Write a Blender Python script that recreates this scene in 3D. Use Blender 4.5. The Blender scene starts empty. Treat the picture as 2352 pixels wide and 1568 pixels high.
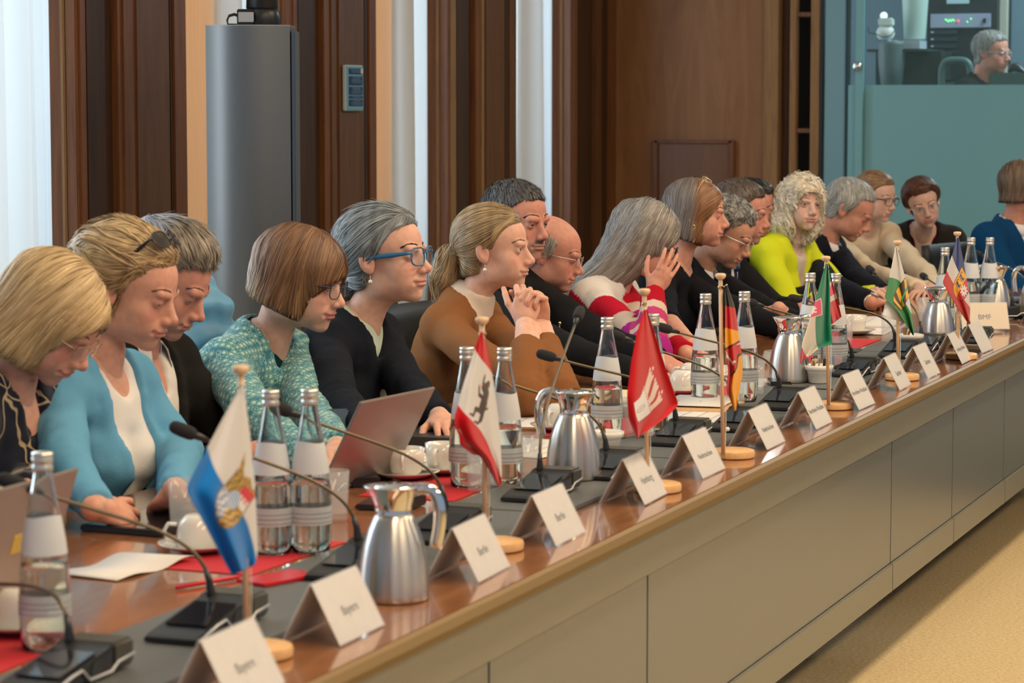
import bpy, bmesh, math, random
import numpy as np
from mathutils import Vector, Matrix, Euler
random.seed(7); rng = np.random.RandomState(11)
SC = bpy.context.scene
COL = SC.collection
PI = math.pi
# ---------------------------------------------------------------- camera
CAMH = 1.54; FPX = 6000.0; YAW = math.radians(20.97); PITCH = math.radians(5.275)
cam_d = bpy.data.cameras.new('camera'); cam = bpy.data.objects.new('camera', cam_d); COL.objects.link(cam)
cam.location = (0, 0, CAMH); cam.rotation_euler = (PI/2 - PITCH, 0, YAW - PI/2)
cam_d.sensor_width = 36; cam_d.lens = FPX/2352*36; cam_d.clip_end = 100
cam_d.dof.use_dof = True; cam_d.dof.focus_distance = 7.3; cam_d.dof.aperture_fstop = 7.5
SC.camera = cam
RM = cam.rotation_euler.to_matrix()
def ray(u, v):
    return RM @ Vector(((u-1176)/FPX, -(v-784)/FPX, -1))
def at(u, v, x=None, y=None, z=None):
    """point of the room seen at picture position u, v on one of the room's own planes (table top, wall, row of seats)"""
    d = ray(u, v); o = Vector((0, 0, CAMH))
    if z is not None: t = (z - o.z)/d.z
    elif y is not None: t = (y - o.y)/d.y
    else: t = (x - o.x)/d.x
    return o + d*t
TZ = 0.74            # table top
# ---------------------------------------------------------------- view, world, lights
SC.view_settings.view_transform = 'Standard'; SC.view_settings.look = 'None'
SC.view_settings.gamma = 1; SC.view_settings.use_curve_mapping = False
SC.view_settings.exposure = 0.0
w = bpy.data.worlds.new('World'); SC.world = w; w.use_nodes = True
bg = w.node_tree.nodes['Background']; bg.inputs[0].default_value = (0.62, 0.78, 1.0, 1); bg.inputs[1].default_value = 0.42
def area(name, loc, rot, sx, sy, power, col):
    l = bpy.data.lights.new(name, 'AREA'); l.shape = 'RECTANGLE'; l.size = sx; l.size_y = sy; l.energy = power; l.color = col
    o = bpy.data.objects.new(name, l); COL.objects.link(o); o.location = loc; o.rotation_euler = rot
    return o
WARM = (1.0, 0.77, 0.52)
for i, x in enumerate((2.2, 5.6, 9.0)):
    area('ceiling_lamp_light', (x, 0.6, 3.86), (0, 0, 0), 2.4, 0.5, 62, WARM)
    area('ceiling_lamp_light', (x, -2.2, 3.86), (0, 0, 0), 2.4, 0.5, 62, WARM)
area('window_daylight', (9.6, 6.3, 2.4), (-PI/2, 0, 0), 11.5, 3.4, 560, (0.80, 0.92, 1.0))
# ---------------------------------------------------------------- materials
MATS = {}
def mat(name, col, rough=0.6, metal=0.0, **k):
    if name in MATS: return MATS[name]
    m = bpy.data.materials.new(name); m.use_nodes = True; nt = m.node_tree; b = nt.nodes['Principled BSDF']
    c = tuple(col)+(1,) if len(col) == 3 else col
    b.inputs['Base Color'].default_value = c; b.inputs['Roughness'].default_value = rough; b.inputs['Metallic'].default_value = metal
    if 'trans' in k: b.inputs['Transmission Weight'].default_value = k['trans']
    if 'ior' in k: b.inputs['IOR'].default_value = k['ior']
    if 'emit' in k: b.inputs['Emission Color'].default_value = tuple(k['emit'])+(1,); b.inputs['Emission Strength'].default_value = k.get('es', 1)
    if 'coat' in k: b.inputs['Coat Weight'].default_value = k['coat']; b.inputs['Coat Roughness'].default_value = k.get('cr', .05)
    if 'sss' in k: b.inputs['Subsurface Weight'].default_value = k['sss']; b.inputs['Subsurface Radius'].default_value = (.012, .004, .002); b.inputs['Subsurface Scale'].default_value = 1
    if 'sheen' in k: b.inputs['Sheen Weight'].default_value = k['sheen']
    if 'aniso' in k: b.inputs['Anisotropic'].default_value = k['aniso']
    if 'alpha' in k: b.inputs['Alpha'].default_value = k['alpha']
    if 'spec' in k: b.inputs['Specular IOR Level'].default_value = k['spec']
    MATS[name] = m
    return m
def N(m, t, **inp):
    n = m.node_tree.nodes.new(t)
    for k, v in inp.items():
        if k.startswith('_'): setattr(n, k[1:], v)
        else: n.inputs[k.replace('__', ' ')].default_value = v
    return n
def L(m, a, ao, b, bi): m.node_tree.links.new(a.outputs[ao], b.inputs[bi])
def bsdf(m): return m.node_tree.nodes['Principled BSDF']
def ramp(m, stops):
    r = N(m, 'ShaderNodeValToRGB'); e = r.color_ramp.elements
    e[0].position = stops[0][0]; e[0].color = tuple(stops[0][1])+(1,)
    e[1].position = stops[-1][0]; e[1].color = tuple(stops[-1][1])+(1,)
    for p, c in stops[1:-1]:
        q = e.new(p); q.color = tuple(c)+(1,)
    return r
def grain(name, c0, c1, scale=(1, 1, 1), rough=.4, ns=6.0, bump=.0, coat=0, spec=.5, obj=True, dist=.5):
    m = mat(name, c0, rough, coat=coat, spec=spec) if coat else mat(name, c0, rough, spec=spec)
    tc = N(m, 'ShaderNodeTexCoord'); mp = N(m, 'ShaderNodeMapping'); mp.inputs['Scale'].default_value = scale
    L(m, tc, 'Object', mp, 0)
    n = N(m, 'ShaderNodeTexNoise', Scale=ns, Detail=6.0, Roughness=.6, Distortion=dist); L(m, mp, 0, n, 0)
    r = ramp(m, [(.32, c0), (.68, c1)]); L(m, n, 0, r, 0); L(m, r, 0, bsdf(m), 'Base Color')
    if bump:
        b = N(m, 'ShaderNodeBump', Strength=bump, Distance=.002); L(m, n, 0, b, 'Height'); L(m, b, 0, bsdf(m), 'Normal')
    return m
# ---------------------------------------------------------------- mesh helpers
def new_obj(name, me, parent=None, m=None, smooth=False):
    o = bpy.data.objects.new(name, me); COL.objects.link(o)
    if m is not None:
        for mm in (m if isinstance(m, (list, tuple)) else [m]): me.materials.append(mm)
    if parent is not None: o.parent = parent
    if smooth and len(me.polygons): me.polygons.foreach_set('use_smooth', [True]*len(me.polygons))
    return o
def tag(o, label=None, cat=None, group=None, kind=None):
    if label: o['label'] = label
    if cat: o['category'] = cat
    if group: o['group'] = group
    if kind: o['kind'] = kind
    return o
def thing(name, label, cat, loc=(0, 0, 0), rz=0, group=None):
    o = bpy.data.objects.new(name, None); COL.objects.link(o); o.location = loc; o.rotation_euler = (0, 0, rz)
    o.empty_display_size = .05
    return tag(o, label, cat, group)
class MB:
    def __init__(s): s.v = []; s.f = []; s.mi = []
    def add(s, v, f, mi=0):
        n = len(s.v); s.v += [tuple(p) for p in v]; s.f += [tuple(i+n for i in q) for q in f]; s.mi += [mi]*len(f); return s
    def box(s, c, d, r=None, mi=0, bev=0):
        x, y, z = d[0]/2, d[1]/2, d[2]/2
        v = [Vector((a*x, b*y, cc*z)) for a in (-1, 1) for b in (-1, 1) for cc in (-1, 1)]
        if r is not None: v = [r @ p for p in v]
        v = [p+Vector(c) for p in v]
        f = [(0, 1, 3, 2), (4, 6, 7, 5), (0, 4, 5, 1), (2, 3, 7, 6), (0, 2, 6, 4), (1, 5, 7, 3)]
        return s.add(v, f, mi)
    def lathe(s, prof, c=(0, 0, 0), n=32, mi=0, cap=True, spout=None):
        v = []; f = []
        for k, (r, z) in enumerate(prof):
            for i in range(n):
                a = 2*PI*i/n; rr = r
                if spout: rr = spout(r, z, a)
                v.append((c[0]+rr*math.cos(a), c[1]+rr*math.sin(a), c[2]+z))
        for k in range(len(prof)-1):
            for i in range(n):
                j = (i+1) % n; f.append((k*n+i, k*n+j, (k+1)*n+j, (k+1)*n+i))
        if cap:
            if prof[0][0] > 1e-5: f.append(tuple(range(n-1, -1, -1)))
            if prof[-1][0] > 1e-5: f.append(tuple((len(prof)-1)*n+i for i in range(n)))
        return s.add(v, f, mi)
    def tube(s, pts, rad, n=10, mi=0, cap=True, flat=1.0):
        pts = [Vector(p) for p in pts]; m = len(pts)
        if not hasattr(rad, '__len__'): rad = [rad]*m
        up = Vector((0, 0, 1)); prev = None; v = []; f = []
        for i, p in enumerate(pts):
            t = (pts[min(i+1, m-1)]-pts[max(i-1, 0)])
            if t.length < 1e-9: t = Vector((0, 0, 1))
            t.normalize()
            if prev is None:
                a = t.cross(up)
                if a.length < .1: a = t.cross(Vector((1, 0, 0)))
                a.normalize()
            else:
                a = prev - t*prev.dot(t)
                a.normalize()
            prev = a; b = t.cross(a)
            for k in range(n):
                th = 2*PI*k/n; v.append(p + (a*math.cos(th) + b*math.sin(th)*flat)*rad[i])
        for i in range(m-1):
            for k in range(n):
                j = (k+1) % n; f.append((i*n+k, i*n+j, (i+1)*n+j, (i+1)*n+k))
        if cap: f.append(tuple(range(n-1, -1, -1))); f.append(tuple((m-1)*n+k for k in range(n)))
        return s.add(v, f, mi)
    def prism(s, poly, axis, a, b, mi=0):
        """poly 2D outline extruded along axis ('x','y','z') from a to b"""
        def P(p, t):
            return {'x': (t, p[0], p[1]), 'y': (p[0], t, p[1]), 'z': (p[0], p[1], t)}[axis]
        n = len(poly); v = [P(p, a) for p in poly]+[P(p, b) for p in poly]
        f = [tuple(range(n))[::-1], tuple(range(n, 2*n))]+[(i, (i+1) % n, n+(i+1) % n, n+i) for i in range(n)]
        return s.add(v, f, mi)
    def sphere(s, c, r, n=16, m=10, mi=0, R=None):
        if not hasattr(r, '__len__'): r = (r, r, r)
        v = []; f = []
        for j in range(m+1):
            th = PI*j/m
            for i in range(n):
                a = 2*PI*i/n; p = Vector((r[0]*math.sin(th)*math.cos(a), r[1]*math.sin(th)*math.sin(a), r[2]*math.cos(th)))
                if R is not None: p = R @ p
                v.append(p+Vector(c))
        for j in range(m):
            for i in range(n):
                k = (i+1) % n; f.append((j*n+i, (j+1)*n+i, (j+1)*n+k, j*n+k))
        return s.add(v, f, mi)
    def mesh(s, name, bevel=0, seg=2, fixn=True):
        me = bpy.data.meshes.new(name); me.from_pydata(s.v, [], s.f); me.update()
        if any(s.mi): me.polygons.foreach_set('material_index', s.mi)
        if bevel or fixn:
            bm = bmesh.new(); bm.from_mesh(me)
            bmesh.ops.remove_doubles(bm, verts=bm.verts, dist=1e-6)
            if fixn: bmesh.ops.recalc_face_normals(bm, faces=bm.faces)
            if bevel:
                ed = [e for e in bm.edges if len(e.link_faces) == 2 and e.calc_face_angle(0) > .5]
                bmesh.ops.bevel(bm, geom=ed, offset=bevel, segments=seg, affect='EDGES', clamp_overlap=True)
            bm.to_mesh(me); bm.free()
        return me
    def obj(s, name, m, parent=None, smooth=False, bevel=0, seg=2, auto=None):
        me = s.mesh(name, bevel, seg); o = new_obj(name, me, parent, m, smooth)
        if auto is not None:
            me.polygons.foreach_set('use_smooth', [True]*len(me.polygons)); me.set_sharp_from_angle(angle=math.radians(auto))
        return o
def copy_tree(o, parent=None, label=None):
    c = o.copy(); COL.objects.link(c)
    if parent is not None: c.parent = parent
    if label: c['label'] = label
    for ch in list(o.children): copy_tree(ch, c)
    return c
def bez(p0, p1, p2, p3, n=16):
    p0, p1, p2, p3 = map(Vector, (p0, p1, p2, p3))
    return [p0*(1-t)**3+p1*3*t*(1-t)**2+p2*3*t*t*(1-t)+p3*t**3 for t in [i/n for i in range(n+1)]]
# ---------------------------------------------------------------- implicit surfaces (numpy) for bodies, heads, hands and hair
f32 = np.float32
def nrm(v):
    v = np.asarray(v, float); return v/np.linalg.norm(v)
def ell(P, c, r, R=None):
    q = P - np.asarray(c, f32)
    if R is not None: q = q @ np.asarray(R, f32)      # columns of R: the ellipsoid's own axes
    r = np.asarray(r, f32)
    k0 = np.sqrt(((q/r)**2).sum(-1)); k1 = np.sqrt(((q/(r*r))**2).sum(-1))+1e-9
    return k0*(k0-1)/k1
def cone(P, a, b, ra, rb):
    a = np.asarray(a, f32); b = np.asarray(b, f32); ba = b-a
    t = np.clip(((P-a) @ ba)/float(ba @ ba + 1e-12), 0, 1)
    d = P - a - t[..., None]*ba
    return np.sqrt((d*d).sum(-1)) - (ra+(rb-ra)*t)
def sph(P, c, r): 
    d = P-np.asarray(c, f32); return np.sqrt((d*d).sum(-1))-r
def smin(a, b, k):
    h = np.clip(.5+.5*(b-a)/k, 0, 1); return b+(a-b)*h-k*h*(1-h)
def smax(a, b, k): return -smin(-a, -b, k)
def nets(fn, lo, hi, h, chunk=None):
    """naive surface nets; returns verts, quads"""
    lo = np.asarray(lo, float); hi = np.asarray(hi, float)
    n = np.maximum(np.ceil((hi-lo)/h).astype(int)+1, 4)
    ax = [ (lo[i]+h*np.arange(n[i])).astype(f32) for i in range(3)]
    G = np.stack(np.meshgrid(*ax, indexing='ij'), -1)
    F = fn(G.reshape(-1, 3)).reshape(n).astype(f32)
    S = F < 0
    c = S[:-1, :-1, :-1].astype(np.int8)
    cnt = np.zeros(n-1, np.int8)
    offs = [(i, j, k) for i in (0, 1) for j in (0, 1) for k in (0, 1)]
    def sub(A, o): return A[o[0]:n[0]-1+o[0], o[1]:n[1]-1+o[1], o[2]:n[2]-1+o[2]]
    for o in offs: cnt = cnt+sub(S, o)
    act = (cnt > 0) & (cnt < 8)
    idx = -np.ones(n-1, np.int64); I = np.argwhere(act); idx[act] = np.arange(len(I))
    acc = np.zeros((len(I), 3)); num = np.zeros(len(I))
    for o in offs:
        for a in range(3):
            if o[a]: continue
            o2 = list(o); o2[a] = 1
            A = F[I[:, 0]+o[0], I[:, 1]+o[1], I[:, 2]+o[2]]; B = F[I[:, 0]+o2[0], I[:, 1]+o2[1], I[:, 2]+o2[2]]
            m = (A < 0) != (B < 0); t = np.where(m, A/np.where(m, A-B, 1), 0)
            p = np.zeros((len(I), 3)); p += np.array(o); p[:, a] += t
            acc += p*m[:, None]; num += m
    V = lo+h*(I+acc/num[:, None])
    Q = []
    for a in range(3):
        b, c2 = (a+1) % 3, (a+2) % 3
        sl0 = [slice(None)]*3; sl1 = [slice(None)]*3; sl0[a] = slice(0, -1); sl1[a] = slice(1, None)
        s0 = S[tuple(sl0)]; s1 = S[tuple(sl1)]
        E = np.argwhere(s0 != s1); E = E[(E[:, b] > 0) & (E[:, c2] > 0) & (E[:, b] < n[b]-1) & (E[:, c2] < n[c2]-1)]
        if not len(E): continue
        inside = s0[E[:, 0], E[:, 1], E[:, 2]]
        def g(db, dc):
            q = E.copy(); q[:, b] -= db; q[:, c2] -= dc; return idx[q[:, 0], q[:, 1], q[:, 2]]
        q = np.stack([g(1, 1), g(0, 1), g(0, 0), g(1, 0)], 1)
        q[~inside] = q[~inside][:, ::-1]
        Q.append(q)
    Q = np.concatenate(Q); Q = Q[(Q >= 0).all(1)]
    return V, Q
def relax(V, Q, n=2):
    E = np.concatenate([Q[:, [0, 1]], Q[:, [1, 2]], Q[:, [2, 3]], Q[:, [3, 0]]]); cnt = np.bincount(E.ravel(), minlength=len(V)).astype(float)[:, None]
    for _ in range(n):
        A_ = np.stack([np.bincount(E[:, 0], V[E[:, 1], k], len(V))+np.bincount(E[:, 1], V[E[:, 0], k], len(V)) for k in range(3)], 1)
        V = .45*V+.55*A_/np.maximum(cnt, 1)
    return V
def grad(fn, P, e=.0015):
    P = P.astype(f32); g = np.zeros_like(P)
    for a in range(3):
        d = np.zeros(3, f32); d[a] = e; g[:, a] = fn(P+d)-fn(P-d)
    return g/(np.sqrt((g*g).sum(-1, keepdims=True))+1e-9)
def npmesh(name, V, Q, smooth=True, mi=None, col=None):
    me = bpy.data.meshes.new(name); V = np.asarray(V, f32); Q = np.asarray(Q, np.int32); k = Q.shape[1]
    me.vertices.add(len(V)); me.vertices.foreach_set('co', V.ravel())
    me.loops.add(Q.size); me.loops.foreach_set('vertex_index', Q.ravel())
    me.polygons.add(len(Q)); me.polygons.foreach_set('loop_start', np.arange(0, Q.size, k, dtype=np.int32)); 
    if mi is not None: me.polygons.foreach_set('material_index', np.asarray(mi, np.int32))
    me.polygons.foreach_set('use_smooth', np.full(len(Q), smooth))
    if col is not None:
        at_ = me.color_attributes.new('tint', 'FLOAT_COLOR', 'POINT'); c = np.ones((len(V), 4), f32); c[:, :3] = col; at_.data.foreach_set('color', c.ravel())
    me.update(); me.validate(); return me
def vnoise(P, s, seed=0):
    """cheap smooth noise from sines"""
    r = np.random.RandomState(seed); o = 0
    for i in range(5):
        k = r.normal(size=3)*s*(1+.5*i); o = o+np.sin(P @ k.astype(f32)+r.rand()*6.28)/(1+.5*i)
    return o/2.5
def sstep(a, b, x):
    t = np.clip((x-a)/(b-a), 0, 1); return t*t*(3-2*t)
# ---------------------------------------------------------------- heads
def head_sdf(P, g, eye, mouth=0):
    """head in its own frame: x forward, y left, z up, origin between the eyes at eye level; |y| symmetric"""
    P = P.copy(); P[:, 1] = np.abs(P[:, 1]); male = g == 'm'
    d = ell(P, (-.014, 0, .034), (.100, .077, .083))
    d = smin(d, ell(P, (.034, 0, .030), (.058, .061, .058)), .02)
    d = smin(d, ell(P, (.030, 0, -.028), (.058, .059, .072)), .02)
    jw = .054 if male else .049
    d = smin(d, ell(P, (.026, 0, -.074), (.056, jw, .036)), .02)
    d = smin(d, ell(P, (.070, 0, -.098), (.021, .024 if male else .019, .017)), .018)
    d = smin(d, ell(P, (.052, .041, -.030), (.024, .018, .018)), .02)
    d = smin(d, ell(P, (.054, .031, -.056), (.026, .022, .026)), .02)
    d = smin(d, ell(P, (.002, .047 if male else .043, -.062), (.026, .013, .030)), .02)
    nk = .058 if male else .049
    d = smin(d, cone(P, (-.030, 0, -.055), (-.052, 0, -.20), nk-.004, nk), .025)
    # eye sockets
    d = smax(d, -ell(P, (.103, .033, -.002), (.019, .021, .014)), .014)
    br = .0105 if male else .0085
    d = smin(d, cone(P, (.084, .040, .016), (.090, .014, .014), br, br-.001), .012)
    # nose
    d = smin(d, cone(P, (.080, 0, -.006), (.094, 0, -.040), .0095, .0135), .010)
    d = smin(d, cone(P, (.088, 0, .004), (.110, 0, -.032), .0075, .0100), .012)
    d = smin(d, sph(P, (.1125, 0, -.0355), .0092), .007)
    d = smin(d, ell(P, (.102, .0125, -.040), (.010, .0065, .0075)), .006)
    d = smax(d, -ell(P, (.106, .006, -.049), (.006, .0032, .005)), .003)
    # muzzle and lips
    d = smin(d, ell(P, (.078, 0, -.066), (.021, .028, .022)), .016)
    d = smin(d, ell(P, (.0955, 0, -.0625), (.0075, .0235, .0050)), .004)
    d = smin(d, ell(P, (.0940, 0, -.0725), (.0075, .020, .0056)), .004)
    d = smax(d, -ell(P, (.105, 0, -.0675), (.010, .024, .0011)), .0025)
    d = smax(d, -ell(P, (.100, 0, -.083), (.007, .018, .004)), .008)
    d = smax(d, -sph(P, (.088, .027, -.0675), .004), .006)
    # eyelids: a ball over the eye with the slit cut out
    lid = sph(P, (.0765, .032, -.001), .0142)
    op = {'open': .0052, 'down': .0014, 'squint': .0034}[eye]
    zc = {'open': 0, 'down': -.006, 'squint': -.002}[eye]
    lid = smax(lid, -ell(P, (.093, .032, zc-.001), (.016, .0125, op)), .0015)
    d = smin(d, lid, .0045)
    # ear
    R = np.array(Euler((0, math.radians(-14), math.radians(-20))).to_matrix())
    e = ell(P, (-.012, .078, -.008), (.0185, .0062, .031), R)
    e = smax(e, -ell(P, (-.008, .084, -.005), (.0105, .0055, .019), R), .004)
    d = smin(d, e, .005)
    d = smin(d, ell(P, (-.006, .074, -.030), (.008, .005, .010)), .004)
    return d
HEADS = {}
def base_head(g, eye, h):
    k = (g, eye, h)
    if k not in HEADS:
        fn = lambda P: head_sdf(P, g, eye)
        V, Q = nets(fn, (-.135, -.003 if False else -.1, -.215), (.135, .1, .125), h)
        for _ in range(1):                                 # settle on the surface
            D = fn(V.astype(f32)); V = V-grad(fn, V, .001)*D[:, None]*.8
        HEADS[k] = (V, Q)
    return HEADS[k]
def skinmat():
    m = mat('skin', (.8, .5, .4), .52, spec=.35, sss=.25)
    if 'sk' in m: return m
    m['sk'] = 1
    a = N(m, 'ShaderNodeVertexColor', _layer_name='tint'); tc = N(m, 'ShaderNodeTexCoord')
    n = N(m, 'ShaderNodeTexNoise', Scale=55.0, Detail=3.0); L(m, tc, 'Object', n, 0)
    r = ramp(m, [(.3, (.90, .86, .85)), (.7, (1.06, 1.04, 1.04))]); L(m, n, 0, r, 0)
    mx = N(m, 'ShaderNodeMix', _data_type='RGBA', _blend_type='MULTIPLY'); mx.inputs[0].default_value = 1
    L(m, a, 0, mx, 6); L(m, r, 0, mx, 7); L(m, mx, 2, bsdf(m), 'Base Color')
    n2 = N(m, 'ShaderNodeTexNoise', Scale=320.0, Detail=2.0); L(m, tc, 'Object', n2, 0)
    b = N(m, 'ShaderNodeBump', Strength=.12, Distance=.001); L(m, n2, 0, b, 'Height'); L(m, b, 0, bsdf(m), 'Normal')
    return m
def tintmat(name, rough=.5, spec=.4, bump=0.0, bs=60.0, sheen=0, aniso=0):
    m = mat(name, (.5, .5, .5), rough, spec=spec, sheen=sheen)
    if 'sk' in m: return m
    m['sk'] = 1
    a = N(m, 'ShaderNodeVertexColor', _layer_name='tint'); L(m, a, 0, bsdf(m), 'Base Color')
    if bump:
        tc = N(m, 'ShaderNodeTexCoord'); n = N(m, 'ShaderNodeTexNoise', Scale=bs, Detail=4.0); L(m, tc, 'Object', n, 0)
        b = N(m, 'ShaderNodeBump', Strength=bump, Distance=.003); L(m, n, 0, b, 'Height'); L(m, b, 0, bsdf(m), 'Normal')
    return m
def face_tint(V, skin, o):
    skin = np.array(skin); c = np.tile(skin, (len(V), 1)); x, y, z = V[:, 0], np.abs(V[:, 1]), V[:, 2]
    def g(cx, cy, cz, s): return np.exp(-((x-cx)**2+(y-cy)**2+(z-cz)**2)/(2*s*s))
    red = .55*g(.085, .042, -.035, .016)+.5*g(.115, 0, -.038, .012)+.5*g(-.01, .082, -.01, .018)+.2*g(.09, .02, .05, .03)
    red = np.clip(red*o.get('red', 1), 0, 1)[:, None]
    c = c*(1-red*np.array([.0, .28, .22]))
    lip = np.clip(g(.099, 0, -.0630, .0001)*0+sstep(.0275, .022, y)*sstep(.084, .0895, x)*sstep(-.0800, -.0765, z)*sstep(-.0565, -.0600, z), 0, 1)[:, None]*o.get('lip', .7)
    c = c*(1-lip)+np.array(o.get('lipcol', (.45, .16, .14)))*lip
    ey = g(.092, .033, -.001, .010)[:, None]*.22*o.get('eyeshade', 1)
    c = c*(1-ey*np.array([.6, 1, 1]))
    if 'stubble' in o:
        s = sstep(-.030, -.055, z)*sstep(-.03, .01, x)*sstep(-.135, -.11, z)
        s = (s*(1-lip[:, 0]))[:, None]*o['stubble']
        c = c*(1-s)+np.array((.25, .22, .21))*s
    if 'stache' in o:
        s = (sstep(.030, .024, y)*sstep(.088, .094, x)*sstep(-.0610, -.0580, z)*sstep(-.046, -.050, z))[:, None]*.85
        c = c*(1-s)+np.array(o['stache'])*s
    return c
# ---------------------------------------------------------------- hair: a volume and locks combed over it
def lerp(x, xs, ys): return np.interp(x, xs, ys).astype(f32)
def skull(P, t): 
    d = ell(P, (-.014, 0, .036), (.100+t, .077+t, .083+t))
    d = smin(d, ell(P, (.034, 0, .030), (.058+t, .061+t, .060+t)), .02)
    return smin(d, cone(P, (-.030, 0, -.05), (-.048, 0, -.11), .055+t*.6, .052+t*.5), .02)
def hairline(P, kind):
    x, y, z = P[:, 0], np.abs(P[:, 1]), P[:, 2]
    if kind == 'bald':    # a wreath round the sides
        h = lerp(x, [-.12, -.03, -.014, .012, .030, .034, .13], [-.065, -.055, -.002, -.012, .03, .3, .3])
        return np.maximum(h-z, z-lerp(x, [-.12, -.06, 0, .03], [.055, .075, .055, .045]))
    if kind == 'recede':
        h = lerp(x, [-.12, -.03, -.014, .012, .022, .035, .055, .072, .13], [-.07, -.06, -.004, -.016, .03, .07, .078, .085, .3])
        return h-z-(.012*np.exp(-(y/.02)**2))
    h = lerp(x, [-.12, -.03, -.018, -.012, .004, .012, .022, .040, .060, .078, .13], [-.078, -.062, -.008, -.018, -.022, .004, .034, .056, .072, .074, .12])
    return h-z
def taper(P, h, t, t0=.0025, w=.035): return t0+(t-t0)*sstep(.0, w, P[:, 2]-h)
HB = ([-.12, -.03, -.018, .0, .012, .024, .042, .062, .080, .13], [-.085, -.072, -.012, -.002, .000, .022, .050, .068, .074, .3])
def hair_sdf(style, o):
    t = o.get('t', .012); seed = o.get('hs', 1)
    def f(P):
        x, y, z = P[:, 0], P[:, 1], P[:, 2]; ay = np.abs(y)
        if style in ('short', 'crew', 'curlshort', 'bald', 'recede'):
            kind = {'bald': 'bald', 'recede': 'recede'}.get(style, 'n')
            t0_ = t
            hl = hairline(P, kind); d = skull(P, t0_) if kind == 'bald' else skull(P, 0)-taper(P, hl+z, t)
            d = d-.0065*vnoise(P, 85, seed) if style in ('curlshort',) else d-.002*vnoise(P, 60, seed)
            top = o.get('top', 0)
            if top: d = d-top*np.exp(-((x-.02)**2/.004+(z-.12)**2/.002))
            return smax(d, hl*.8, .004)
        if style == 'back':          # combed to the back of the head
            h = lerp(x, *HB); d = skull(P, 0)-taper(P, h, t)-.0015*vnoise(P, 60, seed)
            d = smax(d, (h-z)*.8, .004)
            if o.get('tail'):
                for a, b, ra, rb in o['tail']: d = smin(d, cone(P, a, b, ra, rb)-.004*vnoise(P, 90, seed), .014)
            return d
        if style == 'bob':
            L_ = o.get('len', .085); W_ = o.get('wide', .012)
            d = skull(P, t)
            sk = ell(P, (-.025, 0, -.035), (.092+W_, .086+W_, .10))
            sk = smin(sk, ell(P, (-.03, 0, -.075), (.080+W_, .082+W_, .05)), .03)
            d = smin(d, sk, .03)-.002*vnoise(P, 50, seed)
            d = smax(d, -(z+L_+o.get('slope', 0)*x), .006)
            # open face
            fz = o.get('fringe', .055); fw = o.get('facew', .066)
            face = ell(P, (.13, 0, fz-.12), (o.get('facex', .092), fw, .12))
            d = smax(d, -face, .008)
            return d
        if style == 'long':
            d = skull(P, t)
            sk = cone(P, (-.03, 0, -.02), (-.055, 0, -.02-o.get('len', .2)), .088+o.get('wide', .0), .075+o.get('flare', .0))
            d = smin(d, sk, .04)-o.get('wave', .004)*vnoise(P, 45, seed)
            d = smax(d, -(z+o.get('len', .2)+.03), .01)
            face = ell(P, (.13, o.get('fy', 0), o.get('fringe', .055)-.14), (o.get('facex', .09), o.get('facew', .064), .14))
            d = smax(d, -face, .01)
            return d
        if style == 'curl':          # big curly mane
            d = skull(P, t+.006)
            d = smin(d, ell(P, (-.045, 0, -.03), (.095, .118, .11)), .04)
            d = smin(d, ell(P, (-.045, 0, -.10), (.085, .120, .080)), .04)
            d = d-.008*vnoise(P, 70, seed)-.005*vnoise(P, 130, seed+1)
            face = ell(P, (.115, o.get('fy', 0), o.get('fringe', .045)-.125), (.105, .072, .128))
            face = np.minimum(face, ell(P, (.11, 0, -.14), (.13, .055, .09)))
            return smax(d, -face, .010)
        if style == 'updo':
            h = lerp(x, *HB); d = skull(P, 0)-taper(P, h, t)
            d = smin(d, ell(P, (-.075, 0, .045), (.055, .07, .062)), .025)
            d = smin(d, ell(P, (-.03, 0, .070), (.080, .06, .055)), .02)-.004*vnoise(P, 55, seed)
            d = smax(d, (h-z)*.8, .004)
            if o.get('strand'):
                for a, b, ra, rb in o['strand']: d = smin(d, cone(P, a, b, ra, rb), .008)
            return d
    return f
def comb(style, o):
    def f(P):
        x, y, z = P[:, 0], P[:, 1], P[:, 2]; D = np.zeros_like(P)
        if style in ('back', 'updo'):
            k = np.array(o.get('knot', (-.115, 0, .0)), f32); D = k-P; D /= np.linalg.norm(D, axis=1, keepdims=True)+1e-6
            if o.get('tail'):
                m = x < -.105; D[m] = (-.35, 0, -1)
                D = D+.5*np.stack([vnoise(P, 60, 5), vnoise(P, 60, 6), vnoise(P, 60, 7)], 1)*(m[:, None])
            D = D+.25*np.stack([vnoise(P, 30, 5), vnoise(P, 30, 6), vnoise(P, 30, 7)], 1)*(1 if style == 'updo' else .4)
        elif style in ('bob', 'long'):
            py = o.get('part', .02); D[:, 0] = -.15+o.get('fwd', .25)*sstep(.0, .06, x)-.3*sstep(0, -.08, x)*sstep(.05, .1, z)
            D[:, 1] = np.sign(y-py)*sstep(.0, .12, z+.03)*1.0; D[:, 2] = -1
            D = D+o.get('wav', .12)*np.stack([vnoise(P, 35, 5), vnoise(P, 35, 6), vnoise(P, 35, 7)], 1)
        elif style in ('curl', 'curlshort'):
            D = 1.6*np.stack([vnoise(P, 90, 5), vnoise(P, 90, 6), vnoise(P, 90, 7)], 1).astype(f32); D[:, 2] -= .7
        else:
            D[:, 0] = o.get('fwd', .5)*sstep(.02, .06, z)-.5*sstep(.05, -.02, z); D[:, 1] = y*8; D[:, 2] = -.6
            D = D+.35*np.stack([vnoise(P, 40, 5), vnoise(P, 40, 6), vnoise(P, 40, 7)], 1)
        return D.astype(f32)
    return f
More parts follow.
